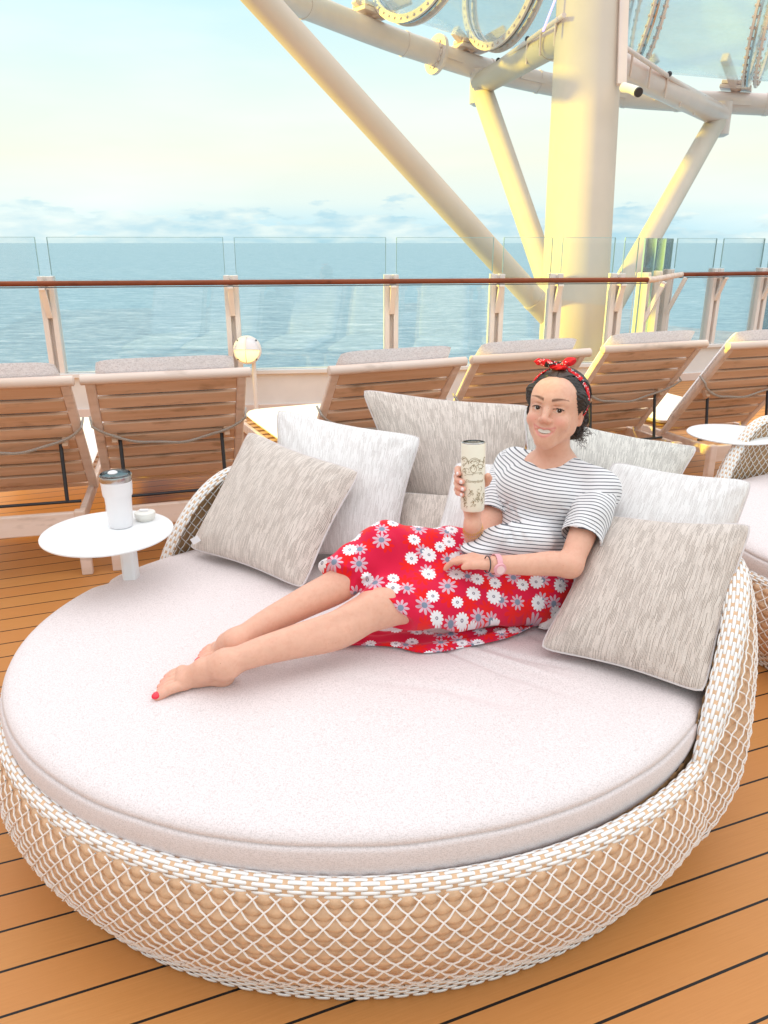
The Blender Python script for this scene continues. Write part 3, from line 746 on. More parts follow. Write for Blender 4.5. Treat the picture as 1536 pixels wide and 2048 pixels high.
def daybed(label):
    t = thing('daybed', label, 'daybed', (BC[0], BC[1], 0), BROT, 'round woven daybeds')
    bed_surface('woven_shell', 0, NC, NC*6+1, 110, .035, .004, .0108, 'wicker', t)
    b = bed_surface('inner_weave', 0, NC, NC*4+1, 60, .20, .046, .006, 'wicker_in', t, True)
    rim_and_bands(t)
    lattice('cord_lattice', t); lattice('inner_cord_lattice', t, True)
    U = np.linspace(0, NC, NC*2, endpoint=False)
    m = MB()      # inner tray under the mattress and foot ring
    ph = phi_u(U); m.add([(BA*.99*math.cos(p), BB_*.99*math.sin(p), .21) for p in ph], [tuple(range(len(ph)))])
    m.build('slat_tray', M['black'], t, smooth=False)
    V = []
    for z, s in ((.002,.93),(.002,.957),(.020,.9645),(.055,.981),(.08,.997)):
        V.append(np.stack([BA*s*np.cos(ph), BB_*s*np.sin(ph), np.full_like(ph, z)], -1))
    V = np.stack(V, 1).reshape(-1, 3); np_mesh('base_ring', V, grid_faces(len(ph), 5, True), M['wicker'], t)
    mattress(t)
    return t
bed = daybed('large round white and tan woven daybed with pale mattress in the foreground')
bed2 = copy_tree(bed)
BED2 = AZ(1500, 1000, .46)
bed2['label'] = 'second round woven daybed cut off at the right edge behind the scatter cushions'
bed2.location = (2.36, 2.93, 0); bed2.rotation_euler = (0, 0, R(6))

# ------------------------------------------------------------------ side tables and what stands on them
def side_table(label, c, r, post_off):
    t = thing('side_table', label, 'side table', (c[0], c[1], 0), 0, 'round white side tables')
    MB().lathe([(r-.004,.640),(r,.643),(r,.647),(r-.003,.650),(.001,.650)], (0,0,0), 96).build('table_top', M['table'], t, angle=60)
    MB().beam((post_off[0], post_off[1], .012), (post_off[0], post_off[1], .641), .05, .05, up=(1,0,0)).build('pedestal', M['table'], t, smooth=False, bevel=.012)
    MB().lathe([(.17,0.0),(.172,.004),(.17,.010),(.02,.013)], (post_off[0], post_off[1], .001), 64).build('base_plate', M['table'], t)
    return t
side_table('white round side table with a cup on it at the left of the big daybed', (-.914, 2.378), .211, (.050,.03))
side_table('white round side table standing empty beyond the right cushions', (1.74, 3.76), .213, (.03,-.02))
tp_ = AZ(243, 1052, .65)
t = thing('tumbler', 'white insulated tumbler with steel rim and clear lid on the left side table', 'tumbler', tp_)
MB().lathe([(.0,.001),(.035,.001),(.0385,.004),(.0415,.065),(.0435,.105),(.0475,.112),(.0485,.122),(.0502,.158),(.0505,.160),(.0485,.160)], (0,0,0), 48).build('cup_body', M['cup'], t)
MB().lathe([(.0505,.160),(.0513,.162),(.0518,.178),(.0512,.180),(.0485,.180),(.0480,.160)], (0,0,0), 48, cap=False).build('steel_rim', M['steel'], t)
ld = MB().lathe([(.048,.172),(.0495,.176),(.0495,.184),(.047,.186),(.045,.180),(.001,.179)], (0,0,0), 48, cap=False).build('clear_lid', M['clear'], t)
MB().lathe([(.0,.176),(.0385,.176),(.0385,.178),(.0,.178)], (0,0,0), 32).build('dark_insert', M['black'], ld)
MB().ball((-.004,-.012,.190), (.016,.017,.007), 12).build('slider', M['cup'], ld)
q = AZ(291, 1038, .651)
t = thing('drink_lid', 'small round ivory cup lid lying beside the tumbler on the side table', 'lid', q)
MB().lathe([(.030,.0),(.031,.002),(.031,.006),(.033,.008),(.035,.016),(.0355,.022),(.034,.026),(.020,.028),(.001,.028)], (0,0,0), 40).build('lid_body', M['wet'], t)
MB().beam((-.02,.004,.030), (.012,.004,.031), .014, .008).build('spout_tab', M['cup'], t, smooth=False, bevel=.003)
MB().lathe([(.0313,.003),(.0325,.004),(.0313,.005)], (0,0,0), 40, cap=False).build('seal_ring', M['wet'], t)

# ------------------------------------------------------------------ deck loungers
LW = .77
def lounger(label, c, ang):
    t = thing('deck_lounger', label, 'lounger', (c[0], c[1], 0), R(ang), 'teak deck loungers in a row facing the sea')
    w2 = LW/2
    def bp(u, off=0):       # a point down the back, u = 0 top .. 1 hinge ; off = away from the camera side
        y = u*.50; z = .965-u*.635; n = Vector((0, .786, .618)); return Vector((0, y, z))+n*off
    ex = Vector((1,0,0))
    m = MB().tube([ex*-w2+bp(0), ex*-(w2-.004)+bp(0), ex*(w2-.004)+bp(0), ex*w2+bp(0)], [.018,.024,.024,.018], 16); m.build('top_rail', M['palewood'], t)
    upn = (0, .786, .618)
    for s in (-1, 1):
        m = MB().beam(ex*s*(w2-.042)+bp(.03,.004), ex*s*(w2-.042)+bp(1.03,.004), .045, .030, up=upn); m.build('side_rail', M['palewood'], t, smooth=False, bevel=.009)
    m = MB(); ns = 8
    for k in range(ns):
        u = .085+k*.118
        m.beam(ex*-(w2-.064)+bp(u,.005), ex*(w2-.064)+bp(u,.005), .018, .070, up=(0, .786, .618))
    # beam(): w across, h along up; swap so the board's face looks back
    m2 = MB()
    for k in range(ns):
        u = .085+k*.118; a = bp(u,.005)
        rot = Matrix((Vector((1,0,0)), Vector((0,-.618,.786)), Vector((0,.786,.618)))).transposed()
        m2.box(a, (LW-.13, .074, .018), rot)
    m2.build('back_slats', M['wood'], t, smooth=False, bevel=.004)
    # padded back cushion on the far side, folded slightly over the top rail
    def cushion(name, o, ax, ay, az, lx, ly, lz, par, mat='lcush'):
        n = 22; V = []; idx = {}
        P = []
        for sgn in (1, -1):
            rows = []
            for i in range(n+1):
                row = []
                for j in range(n+1):
                    u = -1+2*i/n; v = -1+2*j/n
                    e = (max(0, 1-abs(u)**7)*max(0, 1-abs(v)**7))**.42
                    cx = abs(u)**7*abs(v)**7*.04
                    row.append(o+ax*(u*(lx/2)*(1-cx))+ay*(v*(ly/2)*(1-cx))+az*(sgn*lz/2*e))
                rows.append(row)
            P.append(rows)
        m = MB(); m.grid(P[0]); m.grid([r[::-1] for r in P[1]])
        ob = m.build(name, M[mat], par)
        return ob
    cushion('back_cushion', bp(.46,.065), ex, Vector((0,-.618,.786)), Vector(upn), LW-.13, .86, .085, t)
    cushion('seat_cushion', Vector((0,1.24,.385)), ex, Vector((0,1,0)), Vector((0,0,1)), LW-.12, 1.36, .09, t)
    # base frame
    m = MB().beam((-.345,.07,.275), (.345,.07,.275), .032, .105); m.build('end_rail', M['palewood'], t, smooth=False, bevel=.006)
    for s in (-1, 1):
        m = MB().beam((s*.330,.09,.295), (s*.330,1.95,.295), .030, .065); m.build('base_rail', M['palewood'], t, smooth=False, bevel=.006)
        for y in (.07, 1.92):
            m = MB().beam((s*.322,y,.0), (s*.322,y,.335), .052, .046, up=(0,1,0)); m.build('leg', M['palewood'], t, smooth=False, bevel=.007)
    m = MB()
    for k in range(12): m.beam((-.32,.60+k*.115,.315), (.32,.60+k*.115,.315), .07, .016)
    m.build('seat_slats', M['wood'], t, smooth=False)
    for s in (-1, 1):
        m = MB().tube([Vector((s*.25,.25,.62)), Vector((s*.25,.21,.335))], .0095, 8); m.build('prop_arm', M['black'], t)
        m = MB().box((s*.275,.245,.635), (.028,.035,.07), Matrix.Rotation(R(-38), 3, 'X')); m.build('prop_block', M['wood'], t, smooth=False, bevel=.003)
    m = MB().tube([Vector((-.315,.21,.335)), Vector((.315,.21,.335))], .008, 8); m.build('prop_bar', M['black'], t)
    m = MB()
    for d in (0, .012):
        for s in (1,):
            pts = []
            for k in range(25):
                x = -1+2*k/24; u = .36+.20*(1-x*x)**.8+d*.6
                pts.append(ex*x*(w2-.018)+bp(u,-.032-.006*math.sin(9*x)*(1-x*x)))
            pts = [ex*-(w2-.010)+bp(.36,.03)]+pts+[ex*(w2-.010)+bp(.36,.03)]
            m.tube(pts, .0055, 8)
    m.build('tie_rope', M['rope'], t)
    return t
L0 = lounger('teak lounger with raised slatted back cut off by the left edge', (-1.763, 3.355), 14)
def more(label, c, ang):
    o = copy_tree(L0); o['label'] = label; o.location = (c[0], c[1], 0); o.rotation_euler = (0, 0, R(ang)); return o
more('teak lounger behind the left side table and its white tumbler', (-1.005, 3.58), 17.3)
more('teak lounger showing its seat cushion beside the small globe lamp post', (.08, 3.89), 25.0)
more('teak lounger directly behind the seated woman\'s head', (.81, 4.24), 23.5)
more('teak lounger between the woman\'s head and the rightmost lounger', (1.62, 4.65), 21.5)
more('rightmost teak lounger, cut off by the right edge above the far side table', (2.415, 4.80), 20)

# ------------------------------------------------------------------ added block, out of view at left, keeping the low sun off the daybed
blk = thing('sunblocker', 'unseen white block added to the left of the daybed to hold off low sun', 'sunblocker', (-6.2, -1.6, 0))
MB().box((0,0,1.415), (2.4,10.4,2.83)).build('wall', M['white'], blk, smooth=False, bevel=.03)  # plain box, its height set by where its shadow should end
MB().box((0,0,2.87), (2.5,10.5,.07)).build('blocker_edge', M['cream'], blk, smooth=False, bevel=.01)

# ------------------------------------------------------------------ globe bulkhead lamp on a slim post
lp = T(495, 700, 7.0)
t = thing('deck_lamp', 'white globe lamp on a slim post with its lower half lit yellow', 'lamp', (lp.x+.045, lp.y, 0))
rel = Vector((-.045, 0, lp.z))
MB().tube([(0,.03,0),(0,.03,lp.z-.1),(-.02,.03,lp.z-.02)], .02, 12).build('post', M['steel_white'], t)
MB().lathe([(.0,.0),(.05,0),(.05,.01),(.0,.01)], (0,.03,0), 24).build('foot_plate', M['steel_white'], t)
face = Matrix.Rotation(R(80), 3, 'X')
MB().lathe([(.04,-.07),(.115,-.05),(.128,-.01),(.128,.02),(.112,.03)], rel, 36, face, cap=False).build('housing', M['steel_white'], t)
up_, lo_ = MB(), MB()
for mb_, a0, a1 in ((up_, 0, math.pi), (lo_, math.pi, 2*math.pi)):
    P = []
    for i in range(13):
        th = i/12*math.pi/2
        P.append([rel+face @ Vector((.112*math.cos(a)*math.sin(th), .112*math.sin(a)*math.sin(th), .03+.075*math.cos(th))) for a in [a0+(a1-a0)*k/20 for k in range(21)]])
    mb_.grid(P)
up_.build('upper_glass', M['lampdome'], t); lo_.build('lit_glass', M['lampglow'], t)
m = MB()
for a in (0, math.pi/2):
    m.tube([rel+face @ Vector((.118*math.cos(th)*math.cos(a), .118*math.cos(th)*math.sin(a), .034+.078*math.sin(th))) for th in [math.pi*k/16 for k in range(17)]], .005, 8)
m.build('guard', M['white'], t)
m = MB()
for k in range(4):
    a = math.pi/4+k*math.pi/2; m.ball(rel+face @ Vector((.119*math.cos(a), .119*math.sin(a), .028)), .008, 6)
m.build('screws', M['grey'], t)

# ------------------------------------------------------------------ scatter cushions
def pillow(label, corners, thick, mat, seed=0, sag=.0):
    C4 = [T(*c) for c in corners]        # TL, TR, BR, BL
    ctr = sum(C4, Vector())/4
    t = thing('scatter_cushion', label, 'cushion', ctr, 0, 'striped scatter cushions on the daybed')
    TL, TR, BR, BL = [np.array(c-ctr) for c in C4]
    ax = (TR-TL+BR-BL); ay = (TL-BL+TR-BR); nrm = np.cross(ax, ay); nrm /= np.linalg.norm(nrm)
    if nrm[1] > 0: nrm = -nrm
    wd, ht = np.linalg.norm(ax)/2, np.linalg.norm(ay)/2
    n = 64; g = np.linspace(-1, 1, n+1); g = np.sign(g)*(1-(1-np.abs(g))**1.35)
    u, v = np.meshgrid(g, g, indexing='ij')
    rs = np.random.default_rng(seed); k = rs.uniform(0, 6, 8)
    Vs, Fs, UVs = [], [], []
    for sgn in (1, -1):
        cr_ = 1-.035*np.abs(u)**9*np.abs(v)**9; uu = u*(1-.06*np.cos(v*np.pi/2)**1.2)*cr_; vv = v*(1-.06*np.cos(u*np.pi/2)**1.2)*cr_
        a, b = (uu+1)/2, (vv+1)/2
        P = (TL[None,None]*((1-a)*b)[...,None]+TR*(a*b)[...,None]+BR*(a*(1-b))[...,None]+BL*((1-a)*(1-b))[...,None])
        e = (np.clip(1-np.abs(u)**2.4, 0, 1)*np.clip(1-np.abs(v)**2.4, 0, 1))**.55
        wr = .045*np.sin(5*u+3*v+k[0])*np.sin(4*v-2*u+k[1])+.03*np.sin(11*u-6*v+k[2])*(u*u+v*v)+.05*np.sin(14*(u*v)+k[3])*np.abs(u*v)
        # creases running in from the corners
        for cu, cv in ((1,1),(1,-1),(-1,1),(-1,-1)):
            d = np.hypot(u-cu, v-cv); an = np.arctan2((v-cv)*-cv, (u-cu)*-cu); wr += .10*np.exp(-(d/.55)**2)*np.sin(9*an+k[4]+cu)*np.clip(d*3, 0, 1)
        th = thick*(e*(1+wr))
        th = th+.006*(1-e)*0
        P = P+nrm*(sgn*th)[...,None]
        P[..., 2] -= sag*(1-u*u)*(v+1)/2
        nb = sum(len(x) for x in Vs)
        Vs.append(P.reshape(-1, 3)); UVs.append(np.stack([uu*wd/.5, vv*ht/.5], -1).reshape(-1, 2)*.5)
        gf = grid_faces(n+1, n+1)
        Fs.append((gf if sgn < 0 else gf[:, ::-1])+nb)
    np_mesh('cushion_cover', np.concatenate(Vs), np.concatenate(Fs), M[mat], t, uv=np.concatenate(UVs))
    # welted seam
    pts = []
    for (c0, c1, axis) in ((TL,TR,0),(TR,BR,1),(BR,BL,2),(BL,TL,3)):
        for s_ in np.linspace(-1, 1, 24)[:-1]:
            sh = (1-.06*math.cos(s_*math.pi/2)**1.2)*(1-.035*abs(s_)**9); s_ = s_*(1-.035*abs(s_)**9)
            uu, vv = [(s_, sh), (sh, -s_), (-s_, -sh), (-sh, s_)][axis]
            a, b = (uu+1)/2, (vv+1)/2
            p = TL*(1-a)*b+TR*a*b+BR*a*(1-b)+BL*(1-a)*(1-b); p[2] -= sag*(1-uu*uu)*(vv+1)/2
            pts.append(Vector(p))
    MB().tube(pts, .0035, 6, closed=True).build('edge_seam', M['seam'], t)
    return t
pillow('large beige cushion at the back, between the ivory cushion and the woman', [(722,778,3.05),(1066,812,3.00),(1040,1035,2.86),(806,1030,2.93)], .085, 'beige', 3)
pillow('grey beige cushion wedged low under the large back cushion behind the bottle', [(800,985,2.86),(1020,992,2.86),(1010,1150,2.66),(770,1140,2.70)], .055, 'beige', 5)
pillow('ivory cushion behind the leftmost beige cushion', [(553,818,2.98),(843,873,2.82),(786,1120,2.64),(548,1110,2.70)], .085, 'white_p', 1)
pillow('leftmost beige cushion, leaning on the woven arm beside the side table', [(497,862,2.86),(722,943,2.62),(606,1178,2.46),(378,1096,2.78)], .075, 'beige', 2)
pillow('ivory cushion standing behind the bottle and the woman\'s back', [(912,925,2.62),(1100,925,2.62),(1090,1150,2.42),(856,1118,2.50)], .06, 'white_p', 6)
pillow('grey beige cushion behind the woman\'s neck and shoulders', [(1046,815,2.80),(1397,893,2.68),(1330,1045,2.50),(1050,1040,2.62)], .085, 'grey_p', 4, sag=.02)
pillow('ivory cushion between the grey one behind her neck and the rightmost beige one', [(1225,922,2.40),(1505,962,2.26),(1430,1235,2.12),(1070,1262,2.24)], .085, 'white_p', 8)
pillow('rightmost beige cushion, leaning on the tall woven arm', [(1206,1030,2.22),(1505,1048,2.06),(1408,1388,1.90),(1078,1296,2.10)], .075, 'beige', 7)
q = T(391, 1080, 2.70)
lc = [o for o in bpy.data.objects if o.get('label', '').startswith('leftmost beige')][0]
_tg = MB().box(q-lc.location, (.030, .004, .022), Matrix.Rotation(R(-30), 3, 'Y')).build('care_tag', M['cup'], lc, smooth=False)

# ================================================================== SIGNED-DISTANCE MODELLING (person and garments)
class Field:
    def __init__(s, lo, hi, h):
        s.lo = np.array(lo, float); s.h = h; s.n = np.ceil((np.array(hi)-s.lo)/h).astype(int)+1
        s.F = np.full(s.n, 1.0, dtype=np.float32)
    def _sl(s, a, b):
        i0 = np.clip(np.floor((a-s.lo)/s.h).astype(int), 0, s.n-1); i1 = np.clip(np.ceil((b-s.lo)/s.h).astype(int)+1, 1, s.n)
        if np.any(i1 <= i0): return None
        ax = [(s.lo[d]+s.h*np.arange(i0[d], i1[d])).astype(np.float32) for d in range(3)]
        return tuple(slice(i0[d], i1[d]) for d in range(3)), np.meshgrid(*ax, indexing='ij', sparse=True)
    def _min(s, sl, d, k):
        A = s.F[sl]
        if k > 0:
            hh = np.maximum(k-np.abs(A-d), 0)/k; s.F[sl] = np.minimum(A, d)-hh*hh*k*.25
        else: s.F[sl] = np.minimum(A, d)
    def cone_d(s, g, a, b, r1, r2):
        X, Y, Z = g; ba = b-a; L2 = float(ba@ba)+1e-12
        t = np.clip(((X-a[0])*ba[0]+(Y-a[1])*ba[1]+(Z-a[2])*ba[2])/L2, 0, 1)
        return np.sqrt((X-a[0]-t*ba[0])**2+(Y-a[1]-t*ba[1])**2+(Z-a[2]-t*ba[2])**2)-(r1+(r2-r1)*t)
    def cone(s, a, b, r1, r2=None, k=.01, cut=None):
        a, b = np.array(a, float), np.array(b, float); r2 = r1 if r2 is None else r2; m = max(r1, r2)+k+4*s.h
        q = s._sl(np.minimum(a, b)-m, np.maximum(a, b)+m)
        if q is None: return s
        d = s.cone_d(q[1], a, b, r1, r2)
        if cut is not None: d = cut(d, q[1])
        s._min(q[0], d, k); return s
    def chain(s, pts, rs, k=.01):
        for i in range(len(pts)-1): s.cone(pts[i], pts[i+1], rs[i], rs[i+1], k)
        return s
    def ell_d(s, g, c, r, B):
        X, Y, Z = g[0]-c[0], g[1]-c[1], g[2]-c[2]
        l = [(X*B[i][0]+Y*B[i][1]+Z*B[i][2]) for i in range(3)]
        k0 = np.sqrt(sum((l[i]/r[i])**2 for i in range(3)))+1e-6; k1 = np.sqrt(sum((l[i]/r[i]**2)**2 for i in range(3)))+1e-6
        return k0*(k0-1)/k1
    def ell(s, c, r, B=None, k=.01, sub=False):
        c = np.array(c, float); r = np.array(r, float); B = np.eye(3) if B is None else np.array(B); m = r.max()+k+4*s.h
        q = s._sl(c-m, c+m)
        if q is None: return s
        d = s.ell_d(q[1], c, r, B).astype(np.float32)
        if sub:
            A = s.F[q[0]]; nd = -d; hh = np.maximum(k-np.abs(A-nd), 0)/k if k > 0 else 0
            s.F[q[0]] = np.maximum(A, nd)+(hh*hh*k*.25 if k > 0 else 0)
        else: s._min(q[0], d, k)
        return s
    def subcone(s, a, b, r1, r2, k=.004):
        a, b = np.array(a, float), np.array(b, float); m = max(r1, r2)+k+4*s.h
        q = s._sl(np.minimum(a, b)-m, np.maximum(a, b)+m); d = -s.cone_d(q[1], a, b, r1, r2); A = s.F[q[0]]
        hh = np.maximum(k-np.abs(A-d), 0)/k; s.F[q[0]] = np.maximum(A, d)+hh*hh*k*.25; return s
    def halfspace(s, p, n, fn=None):
        """keep only the side n points away from"""
        X, Y, Z = [(s.lo[d]+s.h*np.arange(s.n[d])).astype(np.float32).reshape([-1 if e == d else 1 for e in range(3)]) for d in range(3)]
        d = (X-p[0])*n[0]+(Y-p[1])*n[1]+(Z-p[2])*n[2]
        if fn is not None: d = d+fn(X, Y, Z)
        s.F = np.maximum(s.F, d.astype(np.float32)); return s
    def mesh(s):
        F = s.F; I = F < 0
        nx, ny, nz = [n-1 for n in s.n]
        cnt = np.zeros((nx, ny, nz), np.uint8)
        for a in (0,1):
            for b in (0,1):
                for c in (0,1): cnt += I[a:a+nx, b:b+ny, c:c+nz]
        act = np.argwhere((cnt > 0) & (cnt < 8)); del cnt
        idx = np.full((nx, ny, nz), -1, np.int32); idx[act[:,0], act[:,1], act[:,2]] = np.arange(len(act))
        P = np.zeros((len(act), 3)); w = np.zeros(len(act))
        cor = [(a,b,c) for a in (0,1) for b in (0,1) for c in (0,1)]
        val = {c: F[act[:,0]+c[0], act[:,1]+c[1], act[:,2]+c[2]].astype(float) for c in cor}
        for c in cor:
            for d in range(3):
                if c[d] == 0:
                    e = list(c); e[d] = 1; e = tuple(e); va, vb = val[c], val[e]; m = (va < 0) != (vb < 0)
                    t = va[m]/(va[m]-vb[m]); q = np.tile(np.array(c, float), (m.sum(), 1)); q[:, d] += t; P[m] += q; w[m] += 1
        V = s.lo+s.h*(act+P/w[:, None])
        Fq = []
        for d in range(3):
            e1, e2 = [(1,2),(2,0),(0,1)][d]
            sl0 = [slice(None)]*3; sl1 = [slice(None)]*3; sl0[d] = slice(0, -1); sl1[d] = slice(1, None)
            A, B = I[tuple(sl0)], I[tuple(sl1)]
            for flip in (False, True):
                E_ = np.argwhere((A & ~B) if not flip else (~A & B))
                ok = (E_[:, e1] > 0) & (E_[:, e2] > 0) & (E_[:, e1] < s.n[e1]-1) & (E_[:, e2] < s.n[e2]-1); E_ = E_[ok]
                def at(o1, o2):
                    q = E_.copy(); q[:, e1] -= o1; q[:, e2] -= o2; return idx[q[:,0], q[:,1], q[:,2]]
                q = np.stack([at(1,1), at(0,1), at(0,0), at(1,0)], 1)
                Fq.append(q if not flip else q[:, ::-1])
        Fq = np.concatenate(Fq); Fq = Fq[(Fq >= 0).all(1)]
        return V, Fq
def relax(V, Fq, it=2, lam=.5):
    n = len(V)
    e = np.concatenate([Fq[:, [0,1]], Fq[:, [1,2]], Fq[:, [2,3]], Fq[:, [3,0]]]); deg = np.bincount(e.ravel(), minlength=n)[:, None].astype(float)
    for _ in range(it):
        acc = np.zeros_like(V)
        for c in range(3):
            acc[:, c] = np.bincount(e[:,0], V[e[:,1], c], n)+np.bincount(e[:,1], V[e[:,0], c], n)
        V = V*(1-lam)+lam*acc/np.maximum(deg, 1)
    return V
def normals(V, Fq):
    n = np.cross(V[Fq[:,2]]-V[Fq[:,0]], V[Fq[:,3]]-V[Fq[:,1]]); N_ = np.zeros_like(V)
    for c in range(4):
        for d in range(3): N_[:, d] += np.bincount(Fq[:, c], n[:, d], len(V))
    return N_/(np.linalg.norm(N_, axis=1)[:, None]+1e-12)
nv = lambda p: np.array([float(x) for x in p])
def unit(v): v = nv(v); return v/np.linalg.norm(v)

# ================================================================== THE WOMAN
ZM = .478
hipF, hipN = np.array([.46,2.20,.585]), np.array([.435,2.075,.575])
kneeF, ankF = nv(T(768,1096,2.17)), nv(AZ(472,1284,.555))
kneeN, ankN = nv(T(762,1214,2.085)), nv(AZ(452,1328,.555))
pel = np.array([.455,2.135,.60]); waist = np.array([.468,2.175,.73]); chest = np.array([.485,2.205,.835]); neckb = np.array([.512,2.222,.944])
shL, shR = np.array([.625,2.115,.880]), np.array([.405,2.325,.890])
elbL, wrL = nv(T(1140,1130,2.11)), nv(T(990,1129,2.05))
elbR, wrR = nv(T(952,1104,2.27)), nv(T(945,1050,2.15))
# head frame
HC = nv(T(1111,822,2.21))
cdir = unit(np.array([0,0,CAM_H])-HC)
def rot(v, ax, a):
    ax = unit(ax); return v*math.cos(a)+np.cross(ax, v)*math.sin(a)+ax*(ax@v)*(1-math.cos(a))
hf = rot(cdir, [0,0,1], R(-15)); hf = unit(hf+np.array([0,0,-.04])); hu = unit(np.array([0,0,1])-hf*hf[2]); hu = rot(hu, hf, R(-3)); hr = np.cross(hu, hf)   # hr : her left, to the right in the picture
HB = np.stack([hr, hu, hf])
def H(x, y, z): return HC+hr*x+hu*y+hf*z
HS = 1.0
FB = Field([-.66,1.60,.455], [.78,2.48,1.30], .0026)
def headprims(f):
    E_ = lambda c, r, k=.01, sub=False: f.ell(H(*c), r, HB, k, sub)
    E_((0,.032,-.018), (.074,.078,.092), .02)
    E_((0,-.008,.022), (.0605,.080,.066), .03)
    for s_ in (-1, 1):
        f.cone(H(s_*.041,-.042,.014), H(s_*.012,-.083,.062), .024, .017, .03)
        E_((s_*.036,-.026,.066), (.025,.024,.022), .02)
        f.cone(H(s_*.012,.030,.086), H(s_*.044,.028,.072), .009, .007, .016)
    E_((0,-.084,.066), (.020,.015,.016), .02)
    E_((0,.046,.046), (.056,.044,.045), .03)
    f.chain([H(0,.024,.086), H(0,.0,.095), H(0,-.020,.1065)], [.0075,.0082,.0108], .010)
    for s_ in (-1, 1): f.ell(H(s_*.0115,-.0245,.0965), (.0082,.0072,.0095), HB, .007)
    for s_ in (-1, 1): f.ell(H(s_*.0065,-.0325,.1015), (.0035,.002,.004), HB, .003, True)
    # sockets, then lids
    for s_ in (-1, 1):
        f.ell(H(s_*.031,.0070,.0735), (.0160,.0135,.0150), HB, .006)
        f.ell(H(s_*.031,.0064,.0930), (.0132,.0060,.0130), HB, .002, True)
        f.ell(H(s_*.031,.0190,.0900), (.0150,.0030,.006), HB, .004, True)
    # mouth: muzzle, lips around an open smile
    E_((0,-.056,.076), (.032,.024,.018), .018)
    up = [H(-.034,-.0385,.0715), H(-.018,-.0460,.0880), H(0,-.0480,.0935), H(.018,-.0460,.0880), H(.034,-.0385,.0715)]
    lo = [H(-.034,-.0385,.0715), H(-.021,-.0590,.0845), H(0,-.0685,.0900), H(.021,-.0590,.0845), H(.034,-.0385,.0715)]
    f.ell(H(0,-.0548,.0955), (.0285,.0100,.0140), HB, .003, True)
    f.chain(up, [.0012,.0022,.0026,.0022,.0012], .003); f.chain(lo, [.0012,.0026,.0034,.0026,.0012], .003)
    for s_ in (-1, 1):       # ears
        f.ell(H(s_*.0745,.001,-.012), (.0055,.029,.0165), HB, .006)
        f.ell(H(s_*.0800,.003,-.008), (.0045,.017,.008), HB, .004, True)
        f.ell(H(s_*.072,-.024,-.006), (.006,.010,.009), HB, .006)
headprims(FB)
# neck, trunk
f = FB
f.chain([H(0,-.035,-.02), H(0,-.095,-.030), neckb], [.050,.043,.048], .02)
f.cone(neckb+[0,0,-.02], shL+[0,0,.0], .034, .038, .04); f.cone(neckb+[0,0,-.02], shR, .034, .038, .04)
f.chain([pel, waist, chest], [.11,.095,.11], .06)
# arms
def limb(pts, rs, k=.012):
    P_ = [nv(p) for p in spline([Vector(p) for p in pts], 30)]; q_ = np.interp(np.linspace(0, len(rs)-1, 30), range(len(rs)), rs)
    q_ = np.convolve(np.r_[q_[:1]*np.ones(3), q_, q_[-1:]*np.ones(3)], np.ones(7)/7, 'valid')
    lo = np.min(P_, 0)-q_.max()-k-.012; hi = np.max(P_, 0)+q_.max()+k+.012; sl = f._sl(lo, hi); D = None
    for i in range(29):
        a, b = P_[i], P_[i+1]; m_ = max(q_[i], q_[i+1])+k+.012
        s2 = f._sl(np.minimum(a, b)-m_, np.maximum(a, b)+m_)
        if D is None: D = np.full([z_.stop-z_.start for z_ in sl[0]], 1.0, np.float32)
        loc = tuple(slice(s2[0][d].start-sl[0][d].start, s2[0][d].stop-sl[0][d].start) for d in range(3))
        D[loc] = np.minimum(D[loc], f.cone_d(s2[1], a, b, q_[i], q_[i+1]))
    f._min(sl[0], D, k)
def mid(a, b, t): return a+(b-a)*t
limb([shL, mid(shL,elbL,.35), mid(shL,elbL,.7), elbL], [.044,.041,.037,.033], .02)
limb([elbL, mid(elbL,wrL,.25)+[0,0,.004], mid(elbL,wrL,.6), wrL], [.033,.035,.029,.0235], .02)
limb([shR, mid(shR,elbR,.5), elbR], [.044,.040,.035], .02)
limb([elbR, mid(elbR,wrR,.3), mid(elbR,wrR,.65), wrR], [.031,.031,.027,.021], .015)
# left hand lies on the lap
hd = unit(nv(T(930,1115,2.10))-wrL); up_ = np.array([0,0,1.]); sd_ = unit(np.cross(up_, hd)); pn = np.cross(hd, sd_)
pc = wrL+hd*.045
for k_ in range(4):
    o = sd_*(.024-.016*k_)*1.0; L1 = [.044,.049,.046,.037][k_]
    a = wrL+hd*.03+o*.7; b = wrL+hd*.082+o; c = b+hd*L1*.8-pn*.012; e_ = c+hd*L1*.5-pn*.024
    f.cone(a, b, .011, .0088, .008); f.chain([b, c, e_], [.0080,.0072,.0062], .002)
f.chain([wrL+hd*.02+sd_*.018, wrL+hd*.045+sd_*.034, wrL+hd*.072+sd_*.040-pn*.01], [.013,.010,.008], .008)
# tumbler axis and the right hand that holds it
cupB, cupT = nv(T(945,1019,2.135)), nv(T(947,884,2.085))
cax = unit(cupT-cupB); tocam = unit(np.array([0,0,CAM_H])-(cupB+cupT)/2); cs = unit(np.cross(cax, tocam)); cf = np.cross(cs, cax)   # cs: picture-right, cf: to camera
if cs[0] < 0: cs, cf = -cs, cf
cf = unit(tocam-cax*(tocam@cax)); CR = .0335
def CP(ang, h, r):    # point around the cup; angle 0 = towards camera, positive = to picture right ; h from the bottom
    return cupB+cax*h+(cf*math.cos(R(ang))+cs*math.sin(R(ang)))*r
palm0 = CP(176, .050, CR+.020)
f.chain([wrR, mid(wrR, CP(180,.02,CR+.02), .6), CP(185,.045,CR+.018)], [.020,.022,.021], .02)
for a_, h_ in ((205,.085),(205,.068),(208,.052),(212,.038)):
    f.cone(CP(180,.035,CR+.018), CP(a_+3,h_,CR+.015), .019, .0125, .014)
